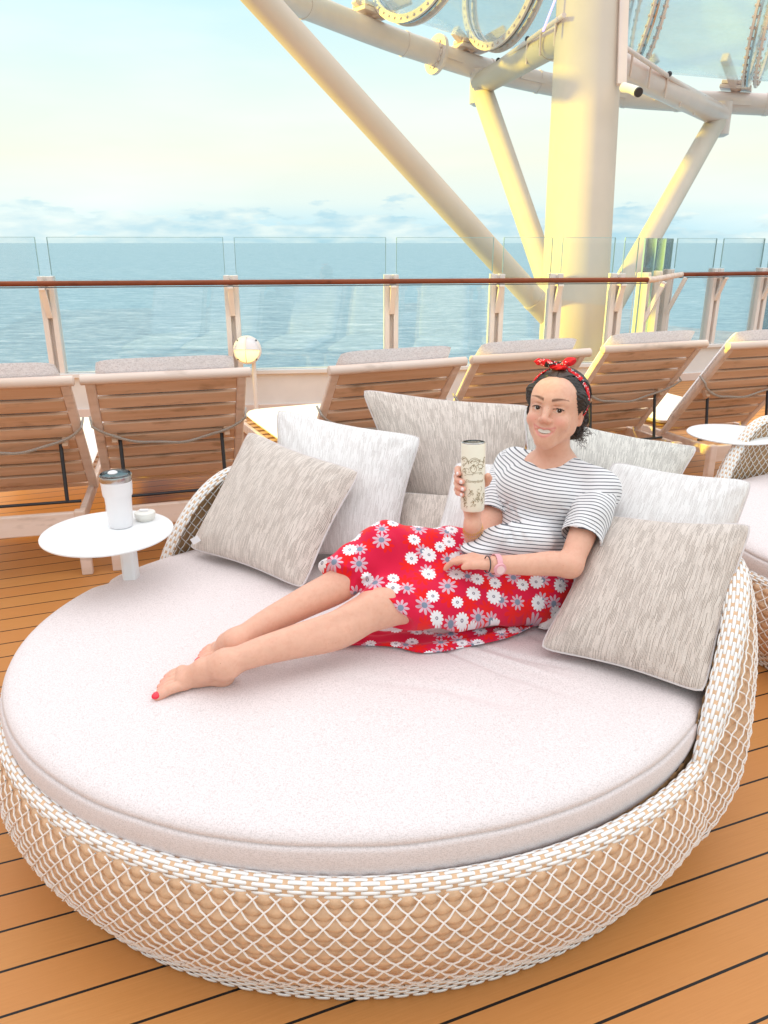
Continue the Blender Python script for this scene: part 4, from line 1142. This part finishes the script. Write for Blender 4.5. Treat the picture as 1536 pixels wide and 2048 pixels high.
f.cone(CP(165,.045,CR+.016), CP(170,.080,CR+.016), .018, .014, .014)
fingers = [(.106,.0080,(212,246,272,297),.010),(.086,.0085,(212,248,282,318),.0),(.067,.0083,(212,250,286,324),-.002),(.050,.0075,(214,252,286,318),-.006)]
tips = []
for h_, r_, angs, dz in fingers:
    P_ = [CP(a, h_+dz*(i/3)*0+(.004 if i == 1 else 0), CR+r_+(.005 if i == 1 else .001)) for i, a in enumerate(angs)]
    P_[0] = CP(angs[0], h_*.8+.018, CR+.014)
    f.chain(P_, [r_+.0018, r_+.0008, r_, r_-.001], .003); tips.append((P_[-2], P_[-1], r_))
thumb = [CP(165,.052,CR+.018), CP(128,.072,CR+.012), CP(98,.088,CR+.009), CP(78,.098,CR+.008)]
f.chain(thumb, [.0145,.0115,.0098,.0085], .006)
# legs
def calfpts(k_, a_, side, rk, rc, ra, sag=.018):
    d = unit(a_-k_); lat = np.array(side, float); lat = lat-d*(lat@d); lat = unit(lat)
    return [k_, mid(k_,a_,.12)+lat*.004, mid(k_,a_,.32)+lat*sag, mid(k_,a_,.55)+lat*sag*.5, mid(k_,a_,.8), a_], [rk, rk*.98, rc, rc*.86, ra*1.15, ra]
p_, r_ = calfpts(kneeN, ankN, (.1,-.3,-1), .053, .052, .031); limb(p_, r_, .03)
limb([hipN, mid(hipN,kneeN,.4), mid(hipN,kneeN,.75), kneeN], [.086,.076,.058,.049], .03)
f.ell(kneeN+[-.012,-.015,.022], (.032,.028,.026), None, .03)
p_, r_ = calfpts(kneeF, ankF, (.1,-.1,-1), .048, .050, .030, .022); limb(p_, r_, .03)
limb([hipF, mid(hipF,kneeF,.5), kneeF], [.086,.070,.049], .03)
dk = unit(ankN-kneeN); frn = unit(np.array([-.25,-.55,.8])-dk*(np.array([-.25,-.55,.8])@dk)); dkF = unit(ankF-kneeF); frf = unit(np.array([-.3,-.5,.8])-dkF*(np.array([-.3,-.5,.8])@dkF))
f.cone(kneeN+dk*.05+frn*.038, ankN-dk*.05+frn*.012, .014, .011, .02)
f.ell(kneeN+frn*.028-dk*.005, (.024,.022,.022), None, .02); f.ell(kneeN+frn*.036+dk*.042, (.014,.013,.013), None, .015)
f.cone(kneeN-dk*.03+frn*.03+np.array([0,0,-.0]), mid(kneeN,hipN,.35)+frn*.03, .024, .036, .03)
for s_ in (-1, 1):
    sv = unit(np.cross(dk, frn)); f.ell(ankN+sv*s_*.026+dk*(-.004), (.011,.011,.011), None, .014)
    sv = unit(np.cross(dkF, frf)); f.ell(ankF+sv*s_*.024, (.011,.011,.011), None, .014)
def foot(ank, heel, ball, toe, side, upv, rs):
    """side: unit vector to the big-toe edge"""
    f.cone(ank, heel+np.array(upv)*.0, .031*rs, .026*rs, .02)
    f.cone(ank, mid(ank, ball, .5)+np.array(upv)*.012, .031*rs, .024*rs, .025)
    f.cone(heel, mid(heel, ball, .6)+side*.006, .024*rs, .022*rs, .02)
    f.cone(mid(ank,ball,.5)+np.array(upv)*.008, ball+side*.012, .024*rs, .0185*rs, .02)
    f.cone(mid(ank,ball,.5), ball-side*.022, .022*rs, .0145*rs, .02)
    f.cone(ball+side*.014, ball-side*.026, .018*rs, .013*rs, .018)
    d = unit(toe-ball); Lt = np.linalg.norm(toe-ball); out = []
    for i, (o, l, r0) in enumerate(((.022,1.0,.0130),(.0045,1.02,.0080),(-.0095,.92,.0076),(-.0225,.80,.0073),(-.0345,.64,.0070))):
        a = ball+side*o*1.02-d*.005; b = ball+side*o+d*Lt*l*.55+np.array(upv)*.004; c = ball+side*(o+(-.002 if i == 0 else 0))+d*Lt*l-np.array(upv)*.003
        f.chain([a, b, c], [r0*1.12*rs, r0*1.0*rs, r0*.98*rs], .0012); out.append((b, c, r0*rs))
    return out
ballN, toeN, heelN = nv(AZ(366,1357,ZM+.024)), nv(AZ(315,1379,ZM+.014)), nv(AZ(447,1350,ZM+.026))
dN = unit(toeN-heelN); sideN = unit(np.cross(dN, [0,0,1])); sideN = sideN if sideN[1] < 0 else -sideN
sideN = unit(sideN+np.array([0,0,-.25])); upN = np.cross(sideN, dN); upN = upN if upN[2] > 0 else -upN
toesN = foot(ankN, heelN, ballN, toeN, sideN, upN, 1.0)
ballF, toeF, heelF = nv(AZ(436,1303,ZM+.026)), nv(AZ(398,1314,ZM+.022)), nv(AZ(500,1293,ZM+.026))
dF = unit(toeF-heelF); sideF = unit(np.cross(dF, [0,0,1])); sideF = sideF if sideF[1] < 0 else -sideF; upF = np.cross(sideF, dF); upF = upF if upF[2] > 0 else -upF
toesF = foot(ankF, heelF, ballF, toeF, sideF, upF, .95)
Vb, Fb = FB.mesh(); Vb = relax(Vb, Fb, 1, .4); del FB.F
# skin colours that belong to the skin itself (lips, brows, lash line, nail beds)
hl = (Vb-HC) @ HB.T; x, y, z = hl[:,0], hl[:,1], hl[:,2]
C_ = np.tile(np.array([.76,.42,.30]), (len(Vb), 1))
def paint(mask, col):
    global C_
    m = np.clip(mask, 0, 1)[:, None]; C_ = C_*(1-m)+np.array(col)*m
hm = (np.abs(x) < .09) & (np.abs(y) < .13) & (np.abs(z) < .12)
paint(hm*1.0*np.clip((z-.0)/.05,0,1)*.7, (.78,.46,.33))
for s_ in (-1, 1): paint(hm*.45*np.exp(-((x-s_*.038)/.018)**2-((y+.024)/.014)**2)*(z > .03), (.80,.27,.22))
paint(hm*.35*np.exp(-(x/.012)**2-((y+.022)/.01)**2)*(z > .09), (.80,.28,.22))
arcu = -.0385-.0092*(1-np.clip(np.abs(x)/.034,0,1)**1.7); arcl = -.0385-.0300*(1-np.clip(np.abs(x)/.034,0,1)**2)
paint(hm*(z > .072)*(np.abs(x) < .0325)*np.exp(-((y-arcu+.0004)/.0030)**2)*.85, (.66,.20,.19))
paint(hm*(z > .072)*(np.abs(x) < .0310)*np.exp(-((y-arcl+.0004)/.0036)**2)*.85, (.72,.24,.23))
paint(hm*(z > .055)*(z < .088)*(np.abs(x) < .024)*(y < -.0465)*(y > -.0635)*((z < .0845))*.9, (.20,.03,.03))
for s_ in (-1, 1):
    xs = s_*x
    bc = .0325+.0055*np.sin(np.clip((xs-.012)/.042, 0, 1)*math.pi*.75); bw = .0036*np.clip((.054-xs)/.03, .25, 1)
    paint(hm*(z > .04)*(xs > .012)*(xs < .054)*np.clip(1.6-np.abs(y-bc)/bw, 0, 1)*.9, (.13,.06,.035))
    e = ((xs-.031)/.0145)**2+((y-.0066)/.0064)**2
    paint(hm*(z > .05)*(e < 1.35)*(e > .75)*(y > .0085)*.85, (.05,.025,.02))
    paint(hm*(z > .05)*(e < 1.5)*(e > .8)*(y <= .0085)*.35, (.40,.17,.12))
    paint(hm*np.exp(-((xs-.0795)/.006)**2-((y-.002)/.018)**2)*.35, (.72,.22,.18))
for j in (toesN, toesF):
    for b, c, r0 in j: paint(np.exp(-(np.linalg.norm(Vb-c, axis=1)/.016)**2)*.4, (.82,.30,.24))
for a, b, r0 in tips: paint(np.exp(-(np.linalg.norm(Vb-b, axis=1)/.014)**2)*.45, (.84,.33,.26))
woman = thing('person', 'woman in striped t-shirt and red floral skirt reclining on the daybed, raising a cream tumbler', 'person', (.42, 2.05, ZM))
org = np.array([.42, 2.05, ZM])
np_mesh('body', Vb-org, Fb, M['skin'], woman, attrs={'Col': C_})
Wm = MB()
def wadd(name, mat, mb, parent=None, **k):
    mb.v = [tuple(np.array(p)-org) for p in mb.v]; return mb.build(name, M[mat], parent or woman, **k)
for s_ in (-1, 1):
    ey = wadd('eye', 'eye', MB().ball(Vector(H(s_*.031,.0068,.0735)), .0124, 14))
    g = unit(np.array([0,0,CAM_H])-H(s_*.031,.0068,.0735)); g = unit(g*1.0-hu*.05)
    c_ = H(s_*.031,.0068,.0735)+g*.0094
    m = MB(); q = Vector(g).to_track_quat('Z', 'Y').to_matrix(); m.ball(Vector(c_), (.0072,.0072,.0036), 10, q); wadd('iris', 'iris', m, ey)
    m = MB().ball(Vector(c_+g*.0038+hu*.002-hr*.0015), .0009, 6); wadd('glint', 'cup', m, ey)
    lash = [H(s_*(.031+.0138*math.sin(a)), .0066+.0054*math.cos(a), .0893-.0075*math.sin(a)**2) for a in np.linspace(-1.45, 1.45, 12)]
    wadd('eyelash', 'hair', MB().tube([Vector(p) for p in lash], [.0005,.0009,.0011,.0012,.0012,.0012,.0012,.0012,.0012,.0011,.0009,.0005], 6), ey)
P = []
for k in range(25):
    xx = -.0262+.0524*k/24; sc_ = .0006*abs(math.sin(xx/.0078*math.pi))
    P.append([Vector(H(xx, yy, .0890-11*xx*xx-.0012*abs(v_-.5))) for v_, yy in ((0, -.0460+.0040*(xx/.026)**2), (.5, -.0530+.0042*(xx/.026)**2), (1, -.0605+sc_+.0085*(xx/.026)**2))])
m = MB().grid(P)
wadd('teeth', 'teeth', m)
# nails
def nails(lst, mat, upv, lift=.55, sc=.62, which=None):
    for i, (a, b, r0) in enumerate(lst):
        if which and i not in which: continue
        d = unit(b-a); u = unit(np.array(upv)-d*(np.array(upv)@d)); rr = np.cross(u, d)
        q = Matrix((Vector(d), Vector(rr), Vector(u))).transposed()
        m = MB().ball(Vector(b+u*r0*lift+d*r0*.22), (r0*(.92 if mat == 'nail' else .75), r0*sc, r0*.44), 8, q)
        wadd('toenail' if mat == 'nail' else 'fingernail', mat, m)
nails(toesN, 'nail', upN+unit(np.array([0,-1,.3]))*.55, .66, .74, (0,)); nails(toesN, 'pnail', upN, .6, .6, (1,)); nails(toesF, 'nail', upF+unit(np.array([0,-1,.3]))*.55, .66, .74, (0,))
for a, b, r0 in tips:
    o = b-(cupB+cax*((b-cupB)@cax)); nails([(a, b, r0)], 'pnail', unit(o), .62, .68)

# ---- hair : cap + low bun + loose curls
FH = Field(HC-.16, HC+.17, .0022); f2 = FH
f2.ell(H(0,.040,-.024), (.0835,.083,.0985), HB, .0)
f2.ell(H(.012,-.018,-.085), (.055,.052,.045), HB, .03)
f2.ell(H(.03,-.055,-.10), (.036,.028,.030), HB, .02)
for s_ in (-1, 1): f2.cone(H(s_*.070,.050,.025), H(s_*.074,-.015,-.030), .017, .018, .015)
f2.ell(H(0,-.035,.100), (.0640,.0620,.0760), HB, .006, True); f2.ell(H(.0,.0,.110), (.0450,.0505,.0800), HB, .018, True)
f2.ell(H(0,-.075,.035), (.085,.075,.085), HB, .006, True)
f2.ell(H(.083,-.004,-.004), (.018,.030,.018), HB, .004, True); f2.ell(H(-.083,-.004,-.004), (.018,.030,.018), HB, .004, True)
V, Fq = FH.mesh(); V = relax(V, Fq, 2); Nn = normals(V, Fq)
hl = (V-HC) @ HB.T
ang = np.arctan2(hl[:,2]+.02, hl[:,1]-.01)
groove = .0016*np.sin(ang*46+6*np.sin(hl[:,0]*60))+.0010*np.sin(ang*97+hl[:,0]*140)
part = -.004*np.exp(-(hl[:,0]/.0022)**2)*(hl[:,1] > .06)*(hl[:,2] > -.02)
V = V+Nn*(groove+part)[:, None]
np_mesh('hair', V-org, Fq, M['hair'], woman)
hair = woman.children[-1]
_h = (Vb-HC)@HB.T; hl0 = _h[(np.abs(_h[:,0]) < .075) & (_h[:,1] > .02) & (_h[:,2] > .015) & (np.abs(_h[:,1]) < .12)]
m = MB(); rr_ = random.Random(4)
for i in range(520):
    s_ = rr_.choice((-1, 1)); z0 = rr_.uniform(-.05, .062); pts = []
    drop = rr_.uniform(.9, 1.0); end = rr_.uniform(-.08, -.02)
    for k in range(14):
        u = k/13
        th = u*math.pi*.55*drop                       # from the parting over the side
        zz = z0*(1-u)+(-.095)*u**1.3 if rr_ else 0
        rad = math.sqrt(max(0, 1-((zz+.024)/.0985)**2))*1.012
        pts.append(H(s_*(.0850*math.sin(th)*rad+.0015), .040+.0845*math.cos(th)*rad, zz)+hr*rr_.uniform(-.0012,.0012)+hu*rr_.uniform(-.0012,.0012))
    # keep clear of the face
    pts = [p for p in pts if not (((p-HC)@hf) > .055 and ((p-HC)@hu) < .075)]
    if len(pts) > 4: m.tube([Vector(p) for p in pts], .0009, 4, caps=False)
for i in range(70):                                    # loose curls at the nape and ear
    s_ = 1 if rr_.random() < .7 else -1
    c0 = H(s_*rr_.uniform(.045,.072), rr_.uniform(-.075,-.02), rr_.uniform(-.11,-.045)); ax_ = unit(hr*s_*.5-hu*.8+np.array([rr_.uniform(-.5,.5) for _ in range(3)])); pe = unit(np.cross(ax_, hf)); p2 = np.cross(ax_, pe)
    r0 = rr_.uniform(.003,.007); ln = rr_.uniform(.015,.04)
    m.tube([Vector(c0+ax_*ln*k/14+(pe*math.cos(k*.75)+p2*math.sin(k*.75))*r0) for k in range(15)], .0007, 4, caps=False)
m.v = [tuple(np.array(p)-org) for p in m.v]; m.build('hair_strands', M['strand'], hair)
# ---- bandana
bn = bpy.data.objects.new('bandana_group', None) if False else None
P = []
for k in range(49):
    a = -2.15+4.3*k/48
    row = []
    for j in range(7):
        w_ = -.011+.022*j/6; tilt = .012+.0*a
        rad = 1.0+.022*math.cos((j-3)/3*1.3)
        zz = tilt+w_*(1-.2*abs(a)/2)-.030*abs(a/2.0)**1.5; s2 = math.sqrt(max(.02, 1-((zz+.024)/.0985)**2))
        row.append(Vector(H(.086*math.sin(a)*rad*s2, .040+.0862*math.cos(a)*rad*s2+.002*math.sin(7*a+j), zz)))
    P.append(row)
ban = wadd('bandana', 'bandana', MB().grid(P), solid=.003)
def leaf(p0, p1, w, bend, mat, twist=0):
    d = p1-p0; d = Vector(d); s0 = d.cross(Vector(hf)).normalized(); n0 = Vector(hf); P = []
    for i in range(13):
        u = i/12; c = Vector(p0)+d*u+n0*(bend*math.sin(u*math.pi)); ww = w*math.sin(math.pi*(u*.93+.05))**.7*(.65+.5*u)
        P.append([c+s0*ww*v+n0*(.006*math.cos(v*2.2)+.003*math.sin(9*u+4*v)) for v in np.linspace(-1, 1, 7)])
    return wadd('bandana_tail', mat, MB().grid(P), ban, solid=.0025)
kn = H(-.004,.129,.016)
wadd('knot', 'bandana', MB().ball(Vector(kn), (.015,.011,.012), 10, Matrix(HB).transposed()), ban)
leaf(kn, H(-.070,.132,.028), .0115, .010, 'bandana'); leaf(H(-.050,.132,.030), H(-.076,.131,.026), .010, .0, 'red')
leaf(kn, H(.036,.150,.012), .013, .008, 'red'); leaf(kn, H(.022,.139,.022), .010, .012, 'bandana')
leaf(H(-.03,.119,.02), H(.02,.126,.028), .008, .006, 'red')

# ---- t-shirt
FS = Field([.20,1.92,.57], [.80,2.45,1.04], .0032)
tax = unit(neckb-pel); lat = unit(shL-shR); fr = unit(np.cross(lat, tax)); fr = fr if fr@cdir > 0 else -fr
TB = np.stack([lat, tax, fr])
FS.chain([pel+[-.0,-.0,.06], waist, chest-tax*.01], [.118,.108,.112], .05)
FS.ell(mid(chest,neckb,.10), (.150,.09,.095), TB, .04)
FS.cone(shL+[-.01,.0,-.018], shR+[.01,0,-.018], .055, .055, .04); FS.cone(neckb-tax*.025, shL+[0,0,.0], .050,.050,.02); FS.cone(neckb-tax*.025, shR+[0,0,.0], .050,.050,.02)
for s_ in (-1, 1): FS.ell(chest+lat*s_*.062+fr*.068-tax*.005, (.062,.055,.052), TB, .05)
FS.ell(nv(T(1010,1080,2.17)), (.07,.05,.045), None, .05); FS.ell(nv(T(955,1098,2.16)), (.048,.04,.018), None, .03); FS.ell(nv(T(1060,1085,2.18)), (.065,.05,.05), None, .05)
for sh, el in ((shL, elbL), (shR, elbR)): FS.cone(sh, mid(sh, el, .25), .052, .052, .03)
nk = unit(H(0,-.06,-.02)-neckb)
FS.subcone(neckb+fr*.012-nk*.012, neckb+fr*.012+nk*.12, .052, .066, .004)
V, Fq = FS.mesh(); V = relax(V, Fq, 2); N_ = normals(V, Fq)
def fold(p, a, b, w, amp):
    a, b = nv(a), nv(b); d = b-a; t = np.clip(((p-a)@d)/(d@d), 0, 1); q = np.linalg.norm(p-a-t[:,None]*d, axis=1); return amp*np.exp(-(q/w)**2)*np.sin(np.pi*np.clip(t, .02, .98))**.5
armp, armr = shL-tax*.075+fr*.04-lat*.02, shR-tax*.07+fr*.05+lat*.02
dsp = np.zeros(len(V))
for k_ in range(7):
    tgt = nv(T(1080-k_*22, 1010+k_*12, 2.12)); dsp += fold(V, armp, tgt, .007, .006*(-1)**k_)
for k_ in range(5):
    tgt = nv(T(1000+k_*16, 1060+k_*5, 2.12)); dsp += fold(V, armr, tgt, .007, .006*(-1)**k_)
rf = random.Random(5)
for k in range(26):
    x0 = rf.uniform(985,1130); y0 = rf.uniform(960,1060); dsp += fold(V, T(x0, y0, 2.13), T(x0+rf.uniform(-50,15), y0+rf.uniform(25,70), 2.11), rf.uniform(.004,.009), rf.choice((-1,1))*rf.uniform(.003,.0055))
for k_ in range(6):
    dsp += fold(V, T(950+k_*22, 1045, 2.14), T(930+k_*34, 1098, 2.10), .0065, .008*(-1)**k_)
dsp += .0025*np.sin(V@TB[1]*55+V@TB[0]*30)*np.sin(V@TB[0]*45)
V = V+N_*dsp[:, None]
ll = (V-neckb)@TB.T
stripe = ll[:,1]+.12*ll[:,0]-.9*ll[:,0]**2*1.0+.10*ll[:,0]*0+2.0+.35*np.clip(-.05-ll[:,1], 0, 1)*(ll[:,0]*-.6)
c0_ = neckb+fr*.012; tn = (V-c0_)@nk; dn = np.linalg.norm(V-c0_-tn[:,None]*nk, axis=1)-(.0525+.09*np.clip(tn, 0, .1))
stripe = np.where((dn < .011) & (tn > -.05) & (ll[:,1] > -.06), dn+.0108*3+.0045, stripe)
shirt = np_mesh('t_shirt', V-org, Fq, M['shirt'], woman, attrs={'stripe': stripe})
# neck rib
cpts = []
for k in range(40):
    a = 2*math.pi*k/40; e1 = unit(np.cross(nk, lat)); c0 = neckb+fr*.012
    cpts.append(Vector(c0+nk*(.006+.012*(-math.sin(a)*1.0 if False else 0))+(lat*math.cos(a)+e1*math.sin(a))*.0635))
for nm, sh, el, hk in (('sleeve', shL, elbL, .66), ('sleeve', shR, elbR, .60)):
    ax_ = unit(el-sh); end = mid(sh, el, hk); lo = np.minimum(sh, end)-.1; hi = np.maximum(sh, end)+.1
    fs = Field(lo, hi, .003)
    fs.cone(sh-ax_*.0, mid(sh, el, .35), .0535, .0570, .02); fs.cone(mid(sh, el, .3), end+ax_*.05, .0570, .060, .02)
    fs.halfspace(end, ax_); fs.subcone(mid(sh, el, .2), end+ax_*.06, .051, .0560, .002)
    V, Fq = fs.mesh(); V = relax(V, Fq, 1); N_ = normals(V, Fq); q = V-sh
    an = np.arctan2(q@unit(np.cross(ax_, [0,0,1])), q@np.cross(ax_, unit(np.cross(ax_, [0,0,1]))))
    V = V+N_*(.0022*np.sin(3*an+30*(q@ax_))+.0015*np.sin(an*5-(q@ax_)*50))[:, None]
    np_mesh(nm, V-org, Fq, M['shirt'], shirt, attrs={'stripe': 1+q@ax_+.004*np.sin(an*2)})

# ---- skirt
FK = Field([-.26,1.78,.47], [.62,2.32,.92], .0030)
def skcone(a, b, r1, r2, k=.03): FK.cone(a, b, r1, r2, k)
skcone(hipF+[0,0,.01], mid(hipF,kneeF,.6), .100, .080, .04); skcone(mid(hipF,kneeF,.55), kneeF+[.0,0,.008], .085, .063, .04)
skcone(kneeF+[0,0,.004], mid(kneeF,ankF,.45), .064, .062, .03)
skcone(hipN, mid(hipN,kneeN,.5), .100, .084, .04); skcone(mid(hipN,kneeN,.5), kneeN, .084, .066, .03)
FK.ell(pel+[0,.0,-.0], (.125,.125,.115), None, .05)
FK.cone(pel, waist-[0,0,.02], .128, .120, .04)
for u in np.linspace(.0, 1.0, 12):
    a = mid(hipF, kneeF, min(1, u)); b = mid(hipN, kneeN, u*.92); skcone(a+[0,0,-.005], b+[0,0,.0], .060-.012*u, .058-.012*u, .03)
nrm_ = unit([-.42,-.70,-.23]); A_ = nv(T(664,1152,2.16))+nrm_*.014
FK.halfspace(A_, nrm_, lambda X, Y, Z: .008*np.sin(38*X+22*Z)+.004*np.sin(80*Z-30*X)-.034*np.exp(-((X-.0)/.08)**2-((Z-.65)/.06)**2))
full = FK.F.copy(); FK.F = np.maximum(FK.F, -(full+.0075)+0) if False else FK.F
V, Fq = FK.mesh(); V = relax(V, Fq, 2); N_ = normals(V, Fq)
V = V+N_*(fold(V, T(775,1058,2.1), T(905,1230,2.0), .016, .018)+fold(V, T(800,1060,2.1), T(1010,1200,2.0), .014, -.015)+fold(V, T(850,1235,2.0), T(868,1150,2.02), .012, .020)+fold(V, T(870,1250,1.98), T(1040,1180,2.0), .012, -.014)
   +fold(V, T(700,1150,2.1), T(830,1160,2.05), .010, .015)+fold(V, T(760,1180,2.05), T(900,1170,2.0), .012, -.014)+fold(V, T(900,1260,1.98), T(1060,1230,2.0), .010, .014)+.0035*np.sin(V[:,0]*60+V[:,2]*40)*np.sin(V[:,1]*50))[:, None]
rf = random.Random(21); dd = np.zeros(len(V))
for k in range(26):
    y0 = rf.uniform(1050,1200); x0 = rf.uniform(700,900); dd += fold(V, T(x0, y0, 2.07), T(x0+rf.uniform(90,190), y0+rf.uniform(20,110), 2.02), rf.uniform(.005,.010), rf.choice((-1,1))*rf.uniform(.004,.009))
V = V+N_*dd[:, None]; uvm = np.stack([V[:,0]*1.0, .80*V[:,2]+.75*V[:,1]], -1)
skirt = np_mesh('skirt', V-org, Fq, M['floral'], woman, uv=uvm)
# loose panel lying on the mattress under the near leg
top_px = [(660,1288),(700,1268),(760,1262),(850,1262),(940,1262),(1040,1235),(1096,1205)]
bot_px = [(652,1294),(720,1294),(790,1296),(850,1305),(930,1294),(1020,1276),(1092,1242)]
tops = spline([AZ(x_, y_, ZM+.012) for x_, y_ in top_px], 70); bots = spline([AZ(x_, y_, ZM+.006) for x_, y_ in bot_px], 70)
P = []; UVf = []
for i in range(70):
    row = []
    for j in range(15):
        v = j/14; p = tops[i].lerp(bots[i], v); p = p+Vector((0,0,.006*math.sin(i*.45+v*5)*(1-v)+.004*math.sin(v*13+i*.12)+.004)); row.append(p); UVf.append((p.x+.3, p.z+1.0*p.y))
    P.append(row)
Vp = np.array([nv(p) for r in P for p in r])
o = np_mesh('skirt_panel', Vp-org, grid_faces(70, 15), M['floral'], skirt, uv=np.array(UVf)); mo = o.modifiers.new('solid', 'SOLIDIFY'); mo.thickness = .003; mo.offset = 1

# ---- jewellery and watch
def band(name, mat, a, b, u, r, w, th, par=None, seg=40, beads=False):
    c = mid(a, b, u); ax_ = unit(b-a); q = Vector(ax_).to_track_quat('Z', 'Y').to_matrix()
    if beads:
        m = MB()
        for k in range(30):
            an = 2*math.pi*k/30; m.ball(Vector(c)+q @ Vector((r*math.cos(an), r*math.sin(an), .003*math.sin(an*1+u*9))), th, 5)
    else: m = MB().lathe([(r,-w/2),(r+th,-w/2),(r+th,w/2),(r,w/2),(r,-w/2)], Vector(c), seg, q, cap=False)
    return wadd(name, mat, m, par), c, ax_
wb, wc, wx = band('wristband', 'pink', elbL, wrL, .985, .0262, .015, .0022)
wn = unit(unit(np.array([0,0,CAM_H])-wc)*.8+np.array([0,-.3,-.35])); wn = unit(wn-wx*(wn@wx)); q = Vector(wn).to_track_quat('Z', 'Y').to_matrix()
wadd('watch_case', 'pink', MB().lathe([(.0,0),(.0165,0),(.0175,.003),(.0165,.007),(.0,.008)], Vector(wc+wn*.0245), 32, q), wb)
wadd('watch_dial', 'pink2', MB().lathe([(.0,.007),(.011,.007),(.011,.0092),(.0,.0095)], Vector(wc+wn*.0245), 32, q), wb)
band('hair_tie', 'black', elbL, wrL, 1.10, .0215, .003, .0018)
for u, r_ in ((.90,.0262),(.94,.0255),(.83,.0282)): band('bead_bracelet', 'bead', elbR, wrR, u, r_, 0, .0019, beads=True)

# ---- the tumbler she holds
Hc = float(np.linalg.norm(cupT-cupB)); q = Vector(cax).to_track_quat('Z', 'Y').to_matrix()
hc = thing('tumbler', 'tall cream tumbler with gold line drawings held up in the woman\'s right hand', 'tumbler', Vector(cupB))
hb = MB().lathe([(0,0),(CR-.003,0),(CR-.001,.003),(CR-.0005,.02),(CR,.05),(CR,Hc-.004),(CR-.001,Hc-.002),(CR-.002,Hc-.002),(CR-.003,Hc-.010),(0,Hc-.010)], (0,0,0), 64, q).build('cup_body', M['cream_cup'], hc)
MB().lathe([(CR-.004,Hc-.006),(CR-.0015,Hc-.004),(CR-.0015,Hc),(CR-.004,Hc+.001)], (0,0,0), 64, q, cap=False).build('steel_rim', M['steel'], hc)
lid_ = MB().lathe([(0,Hc-.004),(CR-.004,Hc-.004),(CR-.005,Hc-.001),(0,Hc-.001)], (0,0,0), 48, q).build('lid', M['clear'], hc)
def on_cup(a, h, lift=.0004): return Vector(CP(a, h, CR+lift)-cupB)
m = MB(); g_ = random.Random(11)
def stroke(fn, n=24, w=.00048): m.tube([on_cup(*fn(k/(n-1))) for k in range(n)], w, 4)
DEG = 57.3/CR
for (a0, h0, ra, rh, s0, s1) in ((-46,.135,26,.018,0,2.6),(-44,.135,21,.014,0,2.6),(6,.130,30,.022,.6,2.7),(8,.130,25,.018,.6,2.7),(30,.118,24,.016,.5,3.0),(2,.122,14,.010,0,6.3),(38,.132,16,.010,0,5.5),(-20,.112,22,.006,3.0,6.2),(22,.104,26,.007,0,3.1)):
    stroke(lambda t: (a0+ra*math.cos(s0+(s1-s0)*t), h0+rh*math.sin(s0+(s1-s0)*t)), 26)
for i in range(60):
    a0, h0 = g_.uniform(-58,62), (g_.uniform(.100,.148) if i < 34 else g_.uniform(.014,.066)); r0 = g_.uniform(.0015,.0045); k0 = g_.uniform(2, 6.2)
    stroke(lambda t: (a0+r0*DEG*math.cos(k0*t), h0+r0*math.sin(k0*t+.4)), 12)
for i in range(14):        # little leaves and sprigs near the base
    a0 = g_.uniform(-55,60); h0 = g_.uniform(.02,.06)
    stroke(lambda t: (a0+8*math.sin(t*3), h0+.014*t), 10)
mm = m.build('gold_drawing', M['gold'], hb)
fc = bpy.data.curves.new('script', 'FONT'); fc.body = 'Disneyland'; fc.size = .0115; fc.align_x = 'CENTER'; fc.shear = .35; fc.offset = -.00005
fo = bpy.data.objects.new('script', fc); COL.objects.link(fo)
me = bpy.data.meshes.new_from_object(fo.evaluated_get(bpy.context.evaluated_depsgraph_get())); bpy.data.objects.remove(fo)
bm = bmesh.new(); bm.from_mesh(me); bmesh.ops.triangulate(bm, faces=bm.faces); bmesh.ops.subdivide_edges(bm, edges=bm.edges, cuts=1); bm.to_mesh(me); bm.free()
for v in me.vertices:
    p = on_cup(6+v.co.x*DEG, .084+v.co.y, .0006); v.co = p
link('gold_script', me, M['gold'], hb)
